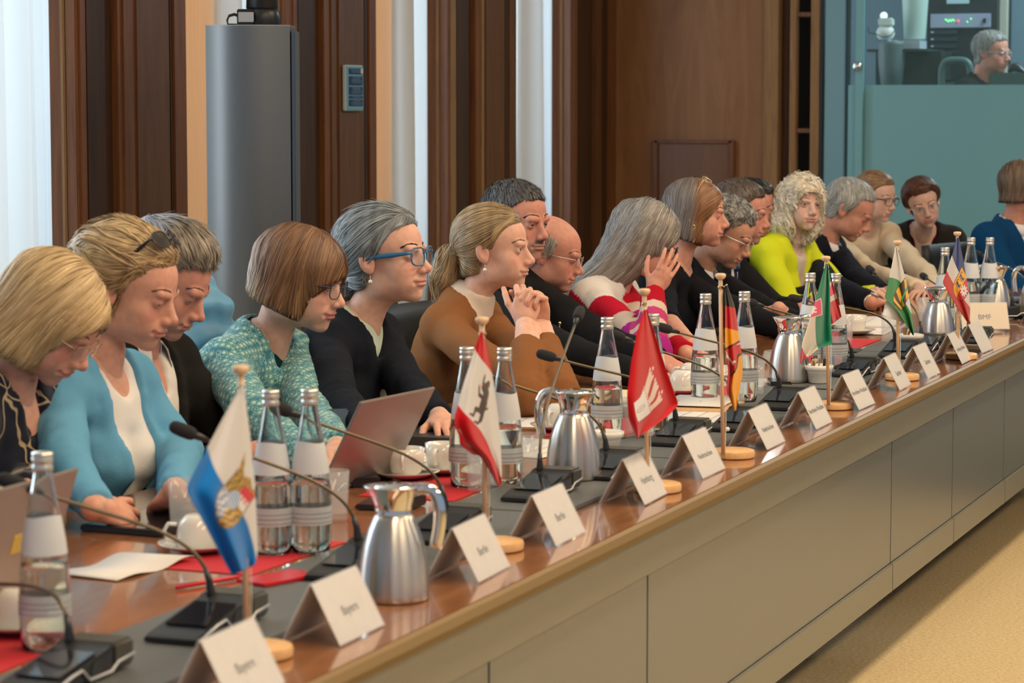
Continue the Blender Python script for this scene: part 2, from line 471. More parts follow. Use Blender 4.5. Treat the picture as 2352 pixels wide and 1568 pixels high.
def make_hair(style, o, h, nl):
    """returns verts, quads, colours"""
    f = hair_sdf(style, o); c0 = np.array(o['col']); c1 = np.array(o.get('col2', c0*1.6)); zl = -.24 if style != 'long' else -.06-o.get('len', .2)-.04
    lo = (-.20, -.15, zl) if style in ('back', 'curl', 'long', 'updo') else (-.15, -.125, -.15); hi = (.13, .15 if lo[0] < -.16 else .125, .175)
    V, Q = nets(f, lo, hi, h)
    def colour(P, r, k=None):
        m = .5+.5*vnoise(P*np.array((1, 1, .35)), 90, 3)
        if k is None: k = np.zeros(len(P))
        a = np.clip(m*.6+k*.5, 0, 1)[:, None]
        c = c0*(1-a)+c1*a
        if 'col3' in o:                # a third colour by region
            q = np.array(o['c3dir']); s = sstep(o['c3a'], o['c3b'], P @ q)[:, None]*o.get('c3k', 1.0); c = c*(1-s)+np.array(o['col3'])*(.7+.6*a)*s
        return c*(.8+.4*r)[:, None]
    C = colour(V, np.full(len(V), .25))
    # locks
    r = np.random.RandomState(o.get('hs', 1)+100); D = comb(style, o)
    i = r.randint(0, len(V), nl); p = V[i].astype(f32)+r.normal(size=(nl, 3)).astype(f32)*.001
    ns = o.get('ns', 9); ll = (o.get('ll', .09)*(.5+r.rand(nl)))[:, None].astype(f32); off = (.0008+.0030*r.rand(nl)**2*o.get('lift', 1)).astype(f32)
    pts = []; nor = []; alive = np.ones(nl, bool); g0 = None
    for s in range(ns+1):
        g = grad(f, p, .002); pn = p-g*(f(p)-off)[:, None]
        if g0 is not None:
            alive &= ((g*g0).sum(1) > .55) & (np.abs(f(pn)-off) < .004); pn = np.where(alive[:, None], pn, pts[-1]); g = np.where(alive[:, None], g, g0)
        p = pn; g0 = g
        pts.append(p.copy()); nor.append(g.copy())
        d = D(p); d = d-g*(d*g).sum(1, keepdims=True); n_ = np.linalg.norm(d, axis=1, keepdims=True)+1e-6
        p = np.where(alive[:, None], p+d/n_*ll/ns, p)
    pts = np.stack(pts, 1); nor = np.stack(nor, 1)          # nl, ns+1, 3
    lift = (np.linspace(0, 1, ns+1)**2)[None, :, None]*(r.rand(nl)**3*.006*o.get('fly', 1))[:, None, None]
    pts = pts+nor*lift
    T = np.gradient(pts, axis=1); T /= np.linalg.norm(T, axis=2, keepdims=True)+1e-9
    B = np.cross(nor, T); w = (o.get('lw', .0016)*(.5+r.rand(nl)))[:, None, None]*np.sin(np.linspace(.25, PI-.15, ns+1))[None, :, None]
    A1 = pts-B*w; A2 = pts+B*w; A3 = pts+nor*w*.45
    VV = np.stack([A1, A3, A2], 2).reshape(-1, 3)
    base = np.arange(nl)[:, None]*(ns+1)*3+np.arange(ns)[None, :]*3; q = []
    for a in (0, 1): q.append(np.stack([base+a, base+a+1, base+a+4, base+a+3], -1).reshape(-1, 4))
    QQ = np.concatenate(q)
    rr = r.rand(nl); kk = r.rand(nl)
    CC = colour(pts.reshape(-1, 3), np.repeat(rr, ns+1), np.repeat(kk, ns+1)); CC = np.repeat(CC, 3, axis=0)
    return np.concatenate([V, VV]), np.concatenate([Q, QQ+len(V)]), np.concatenate([C, CC])
def brows(g, col, fnh, r):
    P = []; n = 240
    for s in (-1, 1):
        t = r.rand(n)**.9; x0 = .092-.022*t; y0 = s*(.012+.036*t); z0 = .0175+.006*np.sin(t*2.6)+r.normal(size=n)*.0023*(1.25-t)
        P.append(np.stack([x0, y0, z0], 1))
    P = np.concatenate(P).astype(f32); pts = []; s_ = np.sign(P[:, 1])
    for k in range(4):
        gg = grad(fnh, P, .001); P = P-gg*(fnh(P)-.0008)[:, None]; pts.append((P.copy(), gg.copy()))
        P = P+np.stack([-.35*np.ones(len(P)), s_*.8, .15-.2*np.abs(P[:, 1])/.04], 1).astype(f32)*.0028
    V = []; 
    for k, (p, gg) in enumerate(pts):
        w = .0009*(1-.2*k); V.append(np.stack([p+np.array((0, 0, -w)), p+np.array((0, 0, w))+gg*.0004], 1))
    V = np.stack(V, 1).reshape(-1, 3); m = len(P)
    b = np.arange(m)[:, None]*8+np.arange(3)[None]*2; Q = np.stack([b, b+1, b+3, b+2], -1).reshape(-1, 4)
    return V, Q, np.tile(np.array(col), (len(V), 1))
# ---------------------------------------------------------------- hands
def rot_axis(a, th): return np.array(Matrix.Rotation(th, 3, Vector(a)))
def hand_mesh(W, X, Zd, side, curl, h=.0034, spread=.12, thumb=.5, size=1.0, fist=None):
    """W wrist, X direction of the fingers, Zd back of the hand, side +1 = thumb on +y of the frame; curl: angles (mcp, pip, dip) per finger or one triple"""
    X = nrm(X); Zd = np.asarray(Zd, float); Zd = nrm(Zd-X*np.dot(Zd, X)); Y = np.cross(Zd, X)*side; R = np.stack([X, Y, Zd], 1)
    if not hasattr(curl[0], '__len__'): curl = [curl]*4
    prim = []
    fy = [.029, .010, -.010, -.029]; LN = [(.040, .024, .019), (.045, .028, .020), (.041, .026, .019), (.032, .019, .017)]
    for i in range(4):
        p = np.array((.088-.004*abs(i-1.2), fy[i], .001)); yaw = spread*(1.3-i)*.9; a = 0; rad = (.0094, .0085, .0078, .0066) if i < 3 else (.0082, .0074, .0068, .0058)
        for k in range(3):
            a += curl[i][k]; d = np.array((math.cos(a)*math.cos(yaw), math.cos(a)*math.sin(yaw), -math.sin(a))); q = p+d*LN[i][k]
            prim.append((p, q, rad[k], rad[k+1], i)); p = q
    p = np.array((.022, .026, -.006)); ang = [.95-.35*thumb, .55-.3*thumb, .25]; dz = [-.25, -.3-.3*thumb, -.35-.4*thumb]; ln = (.042, .032, .025); rad = (.013, .0102, .0092, .0075)
    for k in range(3):
        d = nrm((math.cos(ang[k]), math.sin(ang[k]), dz[k])); q = p+d*ln[k]; prim.append((p, q, rad[k], rad[k+1], 9)); p = q
    def fn(P):
        d = ell(P, (.050, 0, -.001), (.052, .041, .0155)); d = smin(d, ell(P, (.030, .016, -.008), (.030, .020, .014)), .012)
        d = smin(d, cone(P, (-.010, 0, 0), (.02, 0, 0), .0255, .024), .02)
        for k in range(0, 12, 3):
            e = cone(P, prim[k][0], prim[k][1], prim[k][2], prim[k][3])
            for j in (1, 2): e = np.minimum(e, cone(P, *prim[k+j][:4]))
            d = smin(d, e, .0045)
        e = cone(P, *prim[12][:4]); e = smin(e, cone(P, *prim[13][:4]), .003); e = smin(e, cone(P, *prim[14][:4]), .002)
        return smin(d, e, .007)
    ends = np.array([q for p, q, *_ in prim]+[p for p, *_ in prim]+[(-.03, 0, 0)]); lo = ends.min(0)-.03; hi = ends.max(0)+.03; lo[1] = min(lo[1], -.055); hi[1] = max(hi[1], .055); lo[0] = -.05
    V, Q = nets(fn, lo, hi, h)
    if side < 0: Q = Q[:, ::-1]
    c = np.ones((len(V), 3)); 
    for k in (2, 5, 8, 11, 14):
        dd = np.linalg.norm(V-(prim[k][1]), axis=1); s = np.exp(-(dd/.010)**2)[:, None]; c = c*(1-s*np.array([0, .14, .12]))
    nails = [prim[k] for k in (2, 5, 8, 11, 14)]
    return (np.asarray(W)+(V*size) @ R.T), Q, c, [np.asarray(W)+(R @ (p[1]*size)) for p in nails]
# ---------------------------------------------------------------- a whole person
CH = {}
def ik(S, W, hint, l1=.285, l2=.25):
    S = np.asarray(S, float); W = np.asarray(W, float); d = W-S; D = np.linalg.norm(d)
    if D > (l1+l2)*.995: k = D/((l1+l2)*.995); l1 *= k; l2 *= k
    a = (l1*l1-l2*l2+D*D)/(2*D); hh = math.sqrt(max(l1*l1-a*a, 1e-6)); u = d/D
    n = np.asarray(hint, float); n = n-u*np.dot(n, u); n = nrm(n)
    return S+u*a+n*hh
def person(name_lab, head, az, pitch=0, roll=0, g='f', size=1.0, eye='open', skin=(.78, .50, .38), face={}, hair=None, browcol=(.2, .13, .08),
           taz=None, lean=None, tw=1.0, arms=None, top=None, under=None, legs=(.02, .02, .03), chair=True, q='near', glasses=None, gaze=(0, 0),
           neck=None, outer=1.0, group=None, earring=None, shift=None, nochairback=False, extra_len=0, collar=None, tie=None, belly=0, neckoff=(0, 0)):
    h_head = {'near': .0026, 'mid': .003, 'far': .0038}[q]; h_body = {'near': .0075, 'mid': .0085, 'far': .011}[q]
    H = np.array(head, float)
    Rh = np.array((Matrix.Rotation(math.radians(az), 3, 'Z') @ Matrix.Rotation(math.radians(pitch), 3, 'Y') @ Matrix.Rotation(math.radians(roll), 3, 'X')))
    taz = az if taz is None else taz
    Ry = np.array(Matrix.Rotation(math.radians(taz), 3, 'Z'))
    V, Q = base_head(g, eye, h_head)
    # neck stays with the trunk, the skull turns
    piv = np.array((-.022, 0, -.055)); nb0 = np.array((-.048+neckoff[0], neckoff[1], -.165))
    NB = H+size*(Rh @ piv)+size*(Ry @ (nb0-piv))
    tl = .445+extra_len
    cz = np.clip((NB[2]-.55)/tl, .55, .995)
    if lean is None: lean = math.acos(cz)
    U = Ry @ np.array((math.sin(lean), 0, math.cos(lean))); F = Ry @ np.array((math.cos(lean), 0, -math.sin(lean))); Lf = Ry @ np.array((0, 1, 0))
    Rt = np.stack([F, Lf, U], 1)
    Vh = H+size*(V @ Rh.T)
    Rn = Ry @ np.array(Matrix.Rotation(lean*.5, 3, 'Y'))
    Vn = H+size*(Rh @ piv)+size*((V-piv) @ Rn.T)
    ax_ = (V-piv) @ np.array((-.18, 0, -.98)); w1 = sstep(.015, .085, ax_)*(1-sstep(-.005, .045, V[:, 0])); w = np.maximum(w1, sstep(-.125, -.155, V[:, 2]))[:, None]
    Vb = Vh*(1-w)+Vn*w; NB = H+size*(Rh @ piv)+size*(Rn @ (nb0-piv))
    cols = face_tint(V, skin, face)
    # root
    P0 = NB-U*tl; seatz = .47
    root = thing('person', name_lab, 'person', (P0[0], P0[1], 0), 0, group); ro = np.array((P0[0], P0[1], 0))
    def part(name, V_, Q_, C_, m, smooth=True):
        me = npmesh(name, V_-ro, Q_, smooth, None, C_); me.materials.append(m)
        o = bpy.data.objects.new(name, me); COL.objects.link(o); o.parent = root; return o
    male = g == 'm'; sw = (.178 if male else .156)*tw*size/1.0
    S = {s: NB+Rt @ np.array((-.012, s*sw, -.062)) for s in (1, -1)}
    arms = arms or {}
    A = {}; HM = []; nails = []
    for s in (1, -1):
        a = dict(arms.get(s, {}))
        Wd = a.get('w')
        if Wd is None: Wd = NB+Ry @ np.array((.33, s*.10, 0)); Wd[2] = TZ+.035
        Wd = np.array(Wd, float)
        E = np.array(a['e'], float) if 'e' in a else ik(S[s], Wd, Lf*s*.95+np.array((0, 0, -.8))-F*.6)
        if 'w' not in a and 'e' not in a: E[2] = max(E[2], TZ+.03 if (E-NB) @ (Ry[:, 0]) > .2 else .55)
        A[s] = (S[s], E, Wd)
        if a.get('hand', True):
            X = a.get('x', Wd-E); Zd = a.get('z', (0, 0, 1))
            # thumb lies on the inner side when the back of the hand is up
            V2, Q2, c2, nl = hand_mesh(Wd, X, Zd, (-1 if s > 0 else 1)*a.get('flip', 1), a.get('curl', (.35, .45, .3)), {'near': .0030, 'mid': .0034, 'far': .0042}[q], a.get('spread', .12), a.get('thumb', .5), a.get('hs', 1.0 if male else .92))
            HM.append((V2, Q2, c2*np.array(skin)*np.array((1, .93, .9)))); nails.append(nl)
    sa = .9+.1*tw
    def trunk(P):
        q_ = (P-NB.astype(f32)) @ Rt.astype(f32)
        if male:
            d = ell(q_, (-.012, 0, -.17), (.118, .168*tw, .18)); d = smin(d, ell(q_, (.0+belly*.5, 0, -.36), (.118+belly, .15*tw+belly*.5, .17)), .05)
        else:
            d = ell(q_, (-.016, 0, -.16), (.100*sa, .143*tw, .165)); d = smin(d, ell(q_, (belly*.5, 0, -.36), (.10+belly, .130*tw+belly*.5, .17)), .05)
            qq = q_.copy(); qq[:, 1] = np.abs(qq[:, 1]); d = smin(d, ell(qq, (.062, .066*tw, -.205), (.056, .058, .060)), .035)
        d = smin(d, ell(q_, (-.02, 0, -.455), (.135, .175*tw, .11)), .06)
        d = smin(d, cone(q_, (-.012, sw*.80, -.066), (-.012, -sw*.80, -.066), .050, .050), .045)
        d = smin(d, cone(q_, (-.022, 0, .0), (-.02, sw*.7, -.045), .046, .034), .035); d = smin(d, cone(q_, (-.022, 0, .0), (-.02, -sw*.7, -.045), .046, .034), .035)
        return d
    ua = (.054 if male else .046)*tw; fa = (.044 if male else .037)
    def armd(P, s, th=0.0, w_=1.0):
        S_, E, W_ = A[s]; d = smin(sph(P, S_, ua+.006), cone(P, S_, E, ua, fa+.003), .02)
        return smin(d, cone(P, E, W_-(W_-E)*(1-w_), fa+.003, (.026 if w_ > .9 else .033)), .022)
    def bodyf(P): 
        d = trunk(P)+.004
        for s in (1, -1): d = smin(d, armd(P, s), .03)
        return d
    pts = np.array([NB, P0]+[A[s][i] for s in (1, -1) for i in (0, 1, 2)]); lo = pts.min(0)-.20; hi = pts.max(0)+.20
    lo[2] = min(P0[2]-.08, pts[:, 2].min()-.06); hi[2] = max(NB[2]+.07, pts[:, 2].max()+.07)
    # skin: head, trunk, arms and hands in one mesh
    Vs, Qs = nets(bodyf, lo, hi, h_body*1.5)
    parts_ = [(Vb, Q, cols), (Vs, Qs, np.tile(np.array(skin), (len(Vs), 1)))]+HM
    VV = []; QQ = []; CC = []; n = 0
    for v, q2, c in parts_: VV.append(v); QQ.append(q2+n); CC.append(c); n += len(v)
    body = part('body', np.concatenate(VV), np.concatenate(QQ), np.concatenate(CC), skinmat())
    fnh = lambda P: head_sdf(P, g, eye)
    def hp(V_): return H+size*(V_ @ Rh.T)
    # eyes
    iris = mat('iris', face.get('iris', (.16, .2, .24)) if False else (.13, .15, .16), .2); white = mat('eye_white', (.60, .55, .53), .25); pup = mat('pupil', (.01, .01, .01), .1)
    for s in (-1, 1):
        gz = Euler((0, math.radians({'open': 0, 'down': 38, 'squint': 8}[eye]+gaze[1]), math.radians(gaze[0]))).to_matrix()
        mb = MB(); mb.sphere((0, 0, 0), .0125, 20, 14, 0)
        R3 = Matrix(Rh.tolist()) @ gz
        v = [R3 @ Vector(p)*size for p in mb.v]; me = bpy.data.meshes.new('eye'); me.from_pydata(v, [], mb.f); 
        mi = []
        for f_ in mb.f:
            c = sum((Vector(mb.v[k]) for k in f_), Vector())/4; a_ = c.normalized().x; mi.append(2 if a_ > .965 else (1 if a_ > .86 else 0))
        me.polygons.foreach_set('material_index', mi); me.polygons.foreach_set('use_smooth', [True]*len(mi))
        o = new_obj('eye', me, root, [white, iris, pup]); o.location = Vector(hp(np.array([(.0770, s*.032, -.001)]))[0]-ro)
    Vw, Qw, Cw = brows(g, browcol, fnh, np.random.RandomState(3))
    for lo_ in (0, 1):
        nn = len(Vw)//2; qs = Qw[(Qw[:, 0] >= nn) == bool(lo_)]-nn*lo_; part('eyebrow', hp(Vw[nn*lo_:nn*(lo_+1)]), qs, Cw[:nn], tintmat('brow_hair', .7))
    # hair
    if hair:
        nl = {'near': 5200, 'mid': 3600, 'far': 1800}[q]
        Vx, Qx, Cx = make_hair(hair[0], hair[1], {'near': .0045, 'mid': .005, 'far': .007}[q], int(nl*hair[1].get('dens', 1)))
        Vx = hp(Vx)
        if hair[1].get('drop'):         # long hair hangs straight down in the room
            z0 = hp(np.array([(0, 0, -.04)]))[0]; k = sstep(.0, .25, (z0[2]-Vx[:, 2]))[:, None]; off = np.array(hair[1]['drop']); Vx = Vx+k*off
        ho = part('hair', Vx, Qx, Cx, tintmat('hair', .42, .5))
    # clothes
    def loc(P): return (P-NB.astype(f32)) @ Rt.astype(f32)
    neckax = (NB+Rn @ np.array((-.004, 0, -.10)), NB+Rn @ np.array((.006, 0, .10)))
    def wr(P, amp, seed=1): return amp*vnoise(P, 22, seed)+amp*.6*vnoise(P, 48, seed+3)
    def folds(P, s, amp):
        S_, E, W_ = A[s]; dE = np.sqrt(((P-E.astype(f32))**2).sum(-1)); ax2 = nrm(W_-S_).astype(f32)
        return amp*np.exp(-(dE/.09)**2)*np.sin((P-E.astype(f32)) @ ax2*210+vnoise(P, 20, 9)*2)
    def garment(name, cfg, layer=0):
        off = cfg.get('off', .010); sl = cfg.get('sleeve', 1.0); wramp = cfg.get('wr', .0035); V_ = cfg.get('v'); nr = cfg.get('neck', .060); nz = cfg.get('neckz', -.01)
        def fn(P):
            l = loc(P); d = trunk(P)-off
            if sl > 0:
                for s in (1, -1): d = smin(d, sph(P, A[s][0], ua+.006)-off*.8, .03)
            d = d-wr(P, wramp, cfg.get('seed', 2))
            if 'lapel' in cfg and V_:
                zt, zb, wt, wb = V_; wv = np.interp(l[:, 2], [zb, zt], [wb, wt]).astype(f32); t_ = np.clip((l[:, 2]-zb)/(zt-zb), 0, 1)
                band = sstep(wv+cfg['lapel']*(.25+.9*t_)+.004, wv+cfg['lapel']*(.25+.9*t_)-.002, np.abs(l[:, 1]))*((l[:, 0] > .01) & (l[:, 2] > zb) & (l[:, 2] < zt+.03))
                d = d-(band*.006).astype(f32)
            if V_:
                zt, zb, wt, wb = V_; z = l[:, 2]; wv = np.interp(z, [zb-.002, zb, zt, zt+.2], [wb if wb > .01 else -.02, wb, wt, wt+.04]).astype(f32)
                cut = np.abs(l[:, 1]-cfg.get('vshift', 0))-wv
                if wb <= .01: cut = np.maximum(cut, zb-z)
                cut = np.maximum(cut, -(l[:, 0]-.0)); d = smax(d, -cut, .003)
            if nr:
                d = smax(d, -np.maximum(cone(P, neckax[0], neckax[1], nr, nr*1.02), nz-l[:, 2]), .004)
            if cfg.get('scoop'):
                cx, cz_, r1, r2 = cfg['scoop']; e = ell(l, (cx, 0, cz_), (.12, r1, r2)); d = smax(d, -e, .004)
            if sl > 0:
                for s in (1, -1):
                    S_, E, W_ = A[s]; Wc = W_-(W_-E)*.03 if sl >= 1 else E+(W_-E)*(sl*2-1)
                    fr = fa+.003+((.026 if not cfg.get('cuff') else cfg['cuff'])-fa-.003)*(np.linalg.norm(Wc-E)/max(np.linalg.norm(W_-E), .01))
                    fo = smax(cone(P, E, Wc, fa+.003, fr)-off*.8, (P-Wc.astype(f32)) @ nrm(W_-E).astype(f32), .003)
                    a_ = smin(smin(sph(P, S_, ua+.006), cone(P, S_, E, ua, fa+.003), .02)-off*.8, fo, .022)
                    a_ = a_-folds(P, s, wramp*1.1)-wr(P, wramp, 5)
                    d = smin(d, a_, .022)
            if cfg.get('coll'):         # stand collar: a ring about the neck
                r0, hh, op = cfg['coll']; c1 = cone(P, neckax[0], neckax[1], r0+.009, r0+.006); c2 = cone(P, neckax[0], neckax[1], r0-.006, r0-.008)
                ring = np.maximum(c1, -c2)-.0015*np.sin(l[:, 2]*420+l[:, 1]*30); ring = np.maximum(ring, l[:, 2]-hh); ring = np.maximum(ring, -.09-l[:, 2])
                d = smin(d, ring, .006)
            return d
        h = cfg.get('h', h_body); Vg, Qg = nets(fn, lo, hi, h)
        Vg = relax(Vg, Qg, cfg.get('relax', 5))
        c = np.array(cfg['col']); C = np.tile(c, (len(Vg), 1))
        if 'paint' in cfg: C = cfg['paint'](Vg, loc(Vg.astype(f32)), A)
        m = cfg.get('mat') or tintmat('cloth_'+cfg.get('kind', 'wool'), cfg.get('rough', .9), .12, .25, 260.0)
        o = part(name, Vg, Qg, C, m)
        return o, fn
    go = None
    if under: 
        for nm, cfg in (under if isinstance(under, list) else [under]): go_u = garment(nm, cfg)
    if top:
        for nm, cfg in (top if isinstance(top, list) else [top]): go = garment(nm, cfg)
    def fold_collar(col, r=.058, hb=.030, pt=.045, op=22, wide=.020, name='collar', thick=.003, dz=0.0):
        n = 48; rows = []
        for i in range(n+1):
            a = math.radians(op)+(2*PI-2*math.radians(op))*i/n; fr = (math.cos(a)+1)/2          # 1 at the front
            top_ = hb-.016*fr; pr = [(r, -.045), (r+.001, top_*.5), (r+.0025, top_), (r+.008, top_+.001), (r+wide*.8, top_-.014), (r+wide+.006*fr, top_-.030-pt*.45*fr**3)]
            for rr_, z_ in pr: rows.append(NB+Rn @ np.array(((rr_+.004*fr)*math.cos(a)-.002, rr_*math.sin(a)*(1.0), z_+dz-.012*fr)))
        Qc = np.array([(i*6+k, i*6+k+1, (i+1)*6+k+1, (i+1)*6+k) for i in range(n) for k in range(5)])
        o = part(name, np.array(rows), Qc, np.tile(np.array(col), (len(rows), 1)), tintmat('cloth_shirt', .75, .2, .15, 300.0)); md = o.modifiers.new('s', 'SOLIDIFY'); md.thickness = thick; return o
    for c_ in (collar or []): fold_collar(**c_)
    def surf(fn, ly, lz, off=.003, x0=.26):
        """point on the front of a garment at torso-frame (y, z)"""
        P = np.array([NB+Rt @ np.array((x0, ly, lz))], f32)
        for _ in range(24): P = P-F.astype(f32)*np.maximum(fn(P)-off, -.01)[:, None]
        return P[0]
    if tie is not None:
        rows = []; zs = np.linspace(-.035, -.36, 22)
        for k, z_ in enumerate(zs):
            w_ = .015 if k == 0 else .011+.013*(k/21)**.7
            for y_ in (-w_, 0, w_): rows.append(surf(go_u[1], y_, z_, .004 if y_ else .007))
        Qt = np.array([(k*3+j, k*3+j+1, (k+1)*3+j+1, (k+1)*3+j) for k in range(21) for j in (0, 1)])
        part('tie', np.array(rows), Qt, np.tile(np.array(tie), (len(rows), 1)), tintmat('cloth_tie', .5, .3, .1, 500.0))
        kc = surf(go_u[1], 0, -.030, .006); mb = MB(); mb.sphere(Vector(kc-ro), (.013, .013, .016), 14, 10); mb.obj('tie_knot', mat('tie_%d' % int(tie[0]*999), tie, .5), root, smooth=True)
    # legs, shoes and chair
    lc = mat('trousers_%02d%02d%02d' % tuple(int(c*99) for c in legs), legs, .9); shoe = mat('shoe_black', (.012, .012, .014), .35)
    for s in (1, -1):
        hip = P0+Ry @ np.array((.02, s*.085, -.0)); hip[2] = .545; kn = hip+Ry @ np.array((.40, s*.03, -.02)); kn[2] = .51; an = kn+Ry @ np.array((.04, 0, 0)); an[2] = .09
        V1 = MB().tube([hip-ro, (hip+kn)/2-ro, kn-ro, kn+Ry @ np.array((.055, 0, -.05))-ro, (kn+an)/2+Ry @ np.array((.03, 0, 0))-ro, an-ro], [.088, .078, .064, .060, .056, .046], 14)
        V1.obj('trouser_leg', lc, root, smooth=True)
        V2 = MB().tube([an-ro+np.array((0, 0, -.045))-Ry @ np.array((.05, 0, 0)), an-ro+np.array((0, 0, -.045)), an-ro+Ry @ np.array((.09, 0, 0))+np.array((0, 0, -.052)), an-ro+Ry @ np.array((.17, 0, 0))+np.array((0, 0, -.064))], [.036, .043, .040, .022], 12, flat=1.0)
        V2.obj('shoe', shoe, root, smooth=True)
    if glasses: make_glasses(glasses, H, Rh, size, root, ro)
    if earring: make_earring(earring, H, Rh, size, root, ro)
    info = dict(NB=NB, Rt=Rt, F=F, U=U, L=Lf, ro=ro, root=root, garment=go, surf=surf, A=A, P0=P0, hp=hp, Rh=Rh, H=H, nails=nails, size=size)
    if chair: make_chair((P0[0], P0[1], 0), taz, chair if isinstance(chair, str) else None, info)
    return info
def make_glasses(k, H, Rh, size, root, ro):
    """k: shape, colour, on head?"""
    T = lambda p: H+size*(Rh @ np.array(p))-ro
    w, hh, rr, th = k.get('w', .024), k.get('h', .019), k.get('p', 3.0), k.get('th', .0012)
    off = np.array(k.get('off', (0, 0, 0))); tilt = k.get('tilt', 0); Rk = np.array(Matrix.Rotation(tilt, 3, 'Y')); base = np.array(k.get('base', (.109, 0, -.004)))
    def G(x, y, z): return T(base+Rk @ np.array((x, y, z)))
    m = k['mat']; fr = MB()
    gl = mat('lens_glass', (.95, .97, 1), .02, alpha=.07, spec=.6) if not k.get('dark') else mat('lens_dark', (.03, .03, .035), .06, alpha=.85)
    for s in (-1, 1):
        pts = []
        for i in range(25):
            a = 2*PI*i/24; c, s_ = math.cos(a), math.sin(a); r = (abs(c)**rr+abs(s_)**rr)**(-1/rr); y = s*.033+w*r*c; z = hh*r*s_
            x = -.25*(abs(y)/.05)**2*.03-.004*0; pts.append(G(x, y, z))
        fr.tube(pts, th, 8, cap=False)
        n = 24; mb = MB(); c0 = G(-.003, s*.033, 0); v = [Vector(p) for p in pts[:-1]]+[Vector(c0)]; f = [(i, (i+1) % n, n) for i in range(n)]; mb.add(v, f); mb.obj('lens', gl, root, smooth=True)
        ex = s*(.033+w*.97); tb = [G(-.008, ex, hh*.45), G(-.02, ex+s*.006, hh*.45), G(-.06, s*.074, hh*.35), G(-.115, s*.079, .004), G(-.135, s*.078, -.012)]
        fr.tube(tb, [th*1.1, th*1.2, th*k.get('tw', 1.2), th*1.2, th], 8, flat=1.6)
    fr.tube([G(-.002, -.033+w*.9, hh*.3), G(.003, -.004, hh*.42), G(.003, .004, hh*.42), G(-.002, .033-w*.9, hh*.3)], th, 8)
    o = fr.obj('glasses_frame', m, root, smooth=True); 
def make_earring(k, H, Rh, size, root, ro):
    T = lambda p: H+size*(Rh @ np.array(p))-ro
    for s in (-1, 1):
        mb = MB()
        if k == 'pearl': mb.tube([T((-.004, s*.079, -.042)), T((-.004, s*.080, -.052))], .0006, 6); mb.sphere(T((-.004, s*.080, -.057)), .0052, 14, 10); m = mat('pearl', (.85, .82, .75), .15)
        else:
            mb.tube([T((-.004+.008*math.cos(a), s*(.081), -.046+.009*math.sin(a))) for a in [2*PI*i/16 for i in range(17)]], .0022, 8); m = mat('gold', (.83, .58, .22), .2, 1)
        mb.obj('earring', m, root, smooth=True)
CHAIRPROTO = []
def make_chair(loc, az, lab, info):
    if not CHAIRPROTO:
        r = thing('conference_chair', 'x', 'chair', (0, 0, 0), 0, 'black conference chairs')
        blk = mat('chair_black', (.018, .018, .02), .55); chm = mat('chrome', (.75, .76, .78), .12, 1)
        b = MB(); b.box((-.02, 0, .43), (.46, .47, .06)); b.obj('seat', blk, r, bevel=.025, seg=3, auto=40)
        b = MB(); v = []; n = 9; mm = 8
        for i in range(n):
            for j in range(mm):
                y = (i/(n-1)-.5)*.45; z = .50+j/(mm-1)*.40; x = -.27-.05*(j/(mm-1))+.03*(abs(y)/.225)**2; v.append((x, y, z))
        f = [(i*mm+j, (i+1)*mm+j, (i+1)*mm+j+1, i*mm+j+1) for i in range(n-1) for j in range(mm-1)]; b.add(v, f)
        o = b.obj('backrest', blk, r, smooth=True); md = o.modifiers.new('s', 'SOLIDIFY'); md.thickness = .03; md.offset = -1
        for s in (-1, 1):
            b = MB(); b.tube([(.2, s*.25, .012), (-.25, s*.25, .012), (-.27, s*.25, .03), (-.10, s*.25, .40), (.14, s*.25, .41), (.2, s*.25, .03), (.2, s*.25, .012)], .011, 8); b.obj('leg', chm, r, smooth=True)
        CHAIRPROTO.append(r); o = r
    else: o = copy_tree(CHAIRPROTO[0])
    o.location = Vector(loc); o.rotation_euler = (0, 0, math.radians(az)); o['label'] = lab or 'black chair'
    return o
# ---------------------------------------------------------------- the room
TY0, TY1 = 1.52, 2.62          # near and far edge of the long table
WY = 4.8                       # face of the window wall's piers
EX = 14.2                      # end wall
def U2X(u, y=WY): return at(u, 300, y=y).x
carpet = mat('carpet_beige', (.50, .40, .24), .95, spec=.1)
tc = N(carpet, 'ShaderNodeTexCoord'); v = N(carpet, 'ShaderNodeTexVoronoi', Scale=260.0); L(carpet, tc, 'Object', v, 0)
n = N(carpet, 'ShaderNodeTexNoise', Scale=90.0, Detail=4.0); L(carpet, tc, 'Object', n, 0)
r = ramp(carpet, [(.3, (.46, .36, .20)), (.7, (.64, .52, .31))]); L(carpet, n, 0, r, 0); L(carpet, r, 0, bsdf(carpet), 'Base Color')
b = N(carpet, 'ShaderNodeBump', Strength=.5, Distance=.003); L(carpet, v, 0, b, 'Height'); L(carpet, b, 0, bsdf(carpet), 'Normal')
tag(MB().box((8, -1.0, -.05), (22, 17, .1)).obj('floor', carpet), kind='structure')
ceil_m = mat('ceiling_white', (.72, .69, .62), .9)
tag(MB().box((8, .9, 4.05), (22, 13, .1)).obj('ceiling', ceil_m), kind='structure')
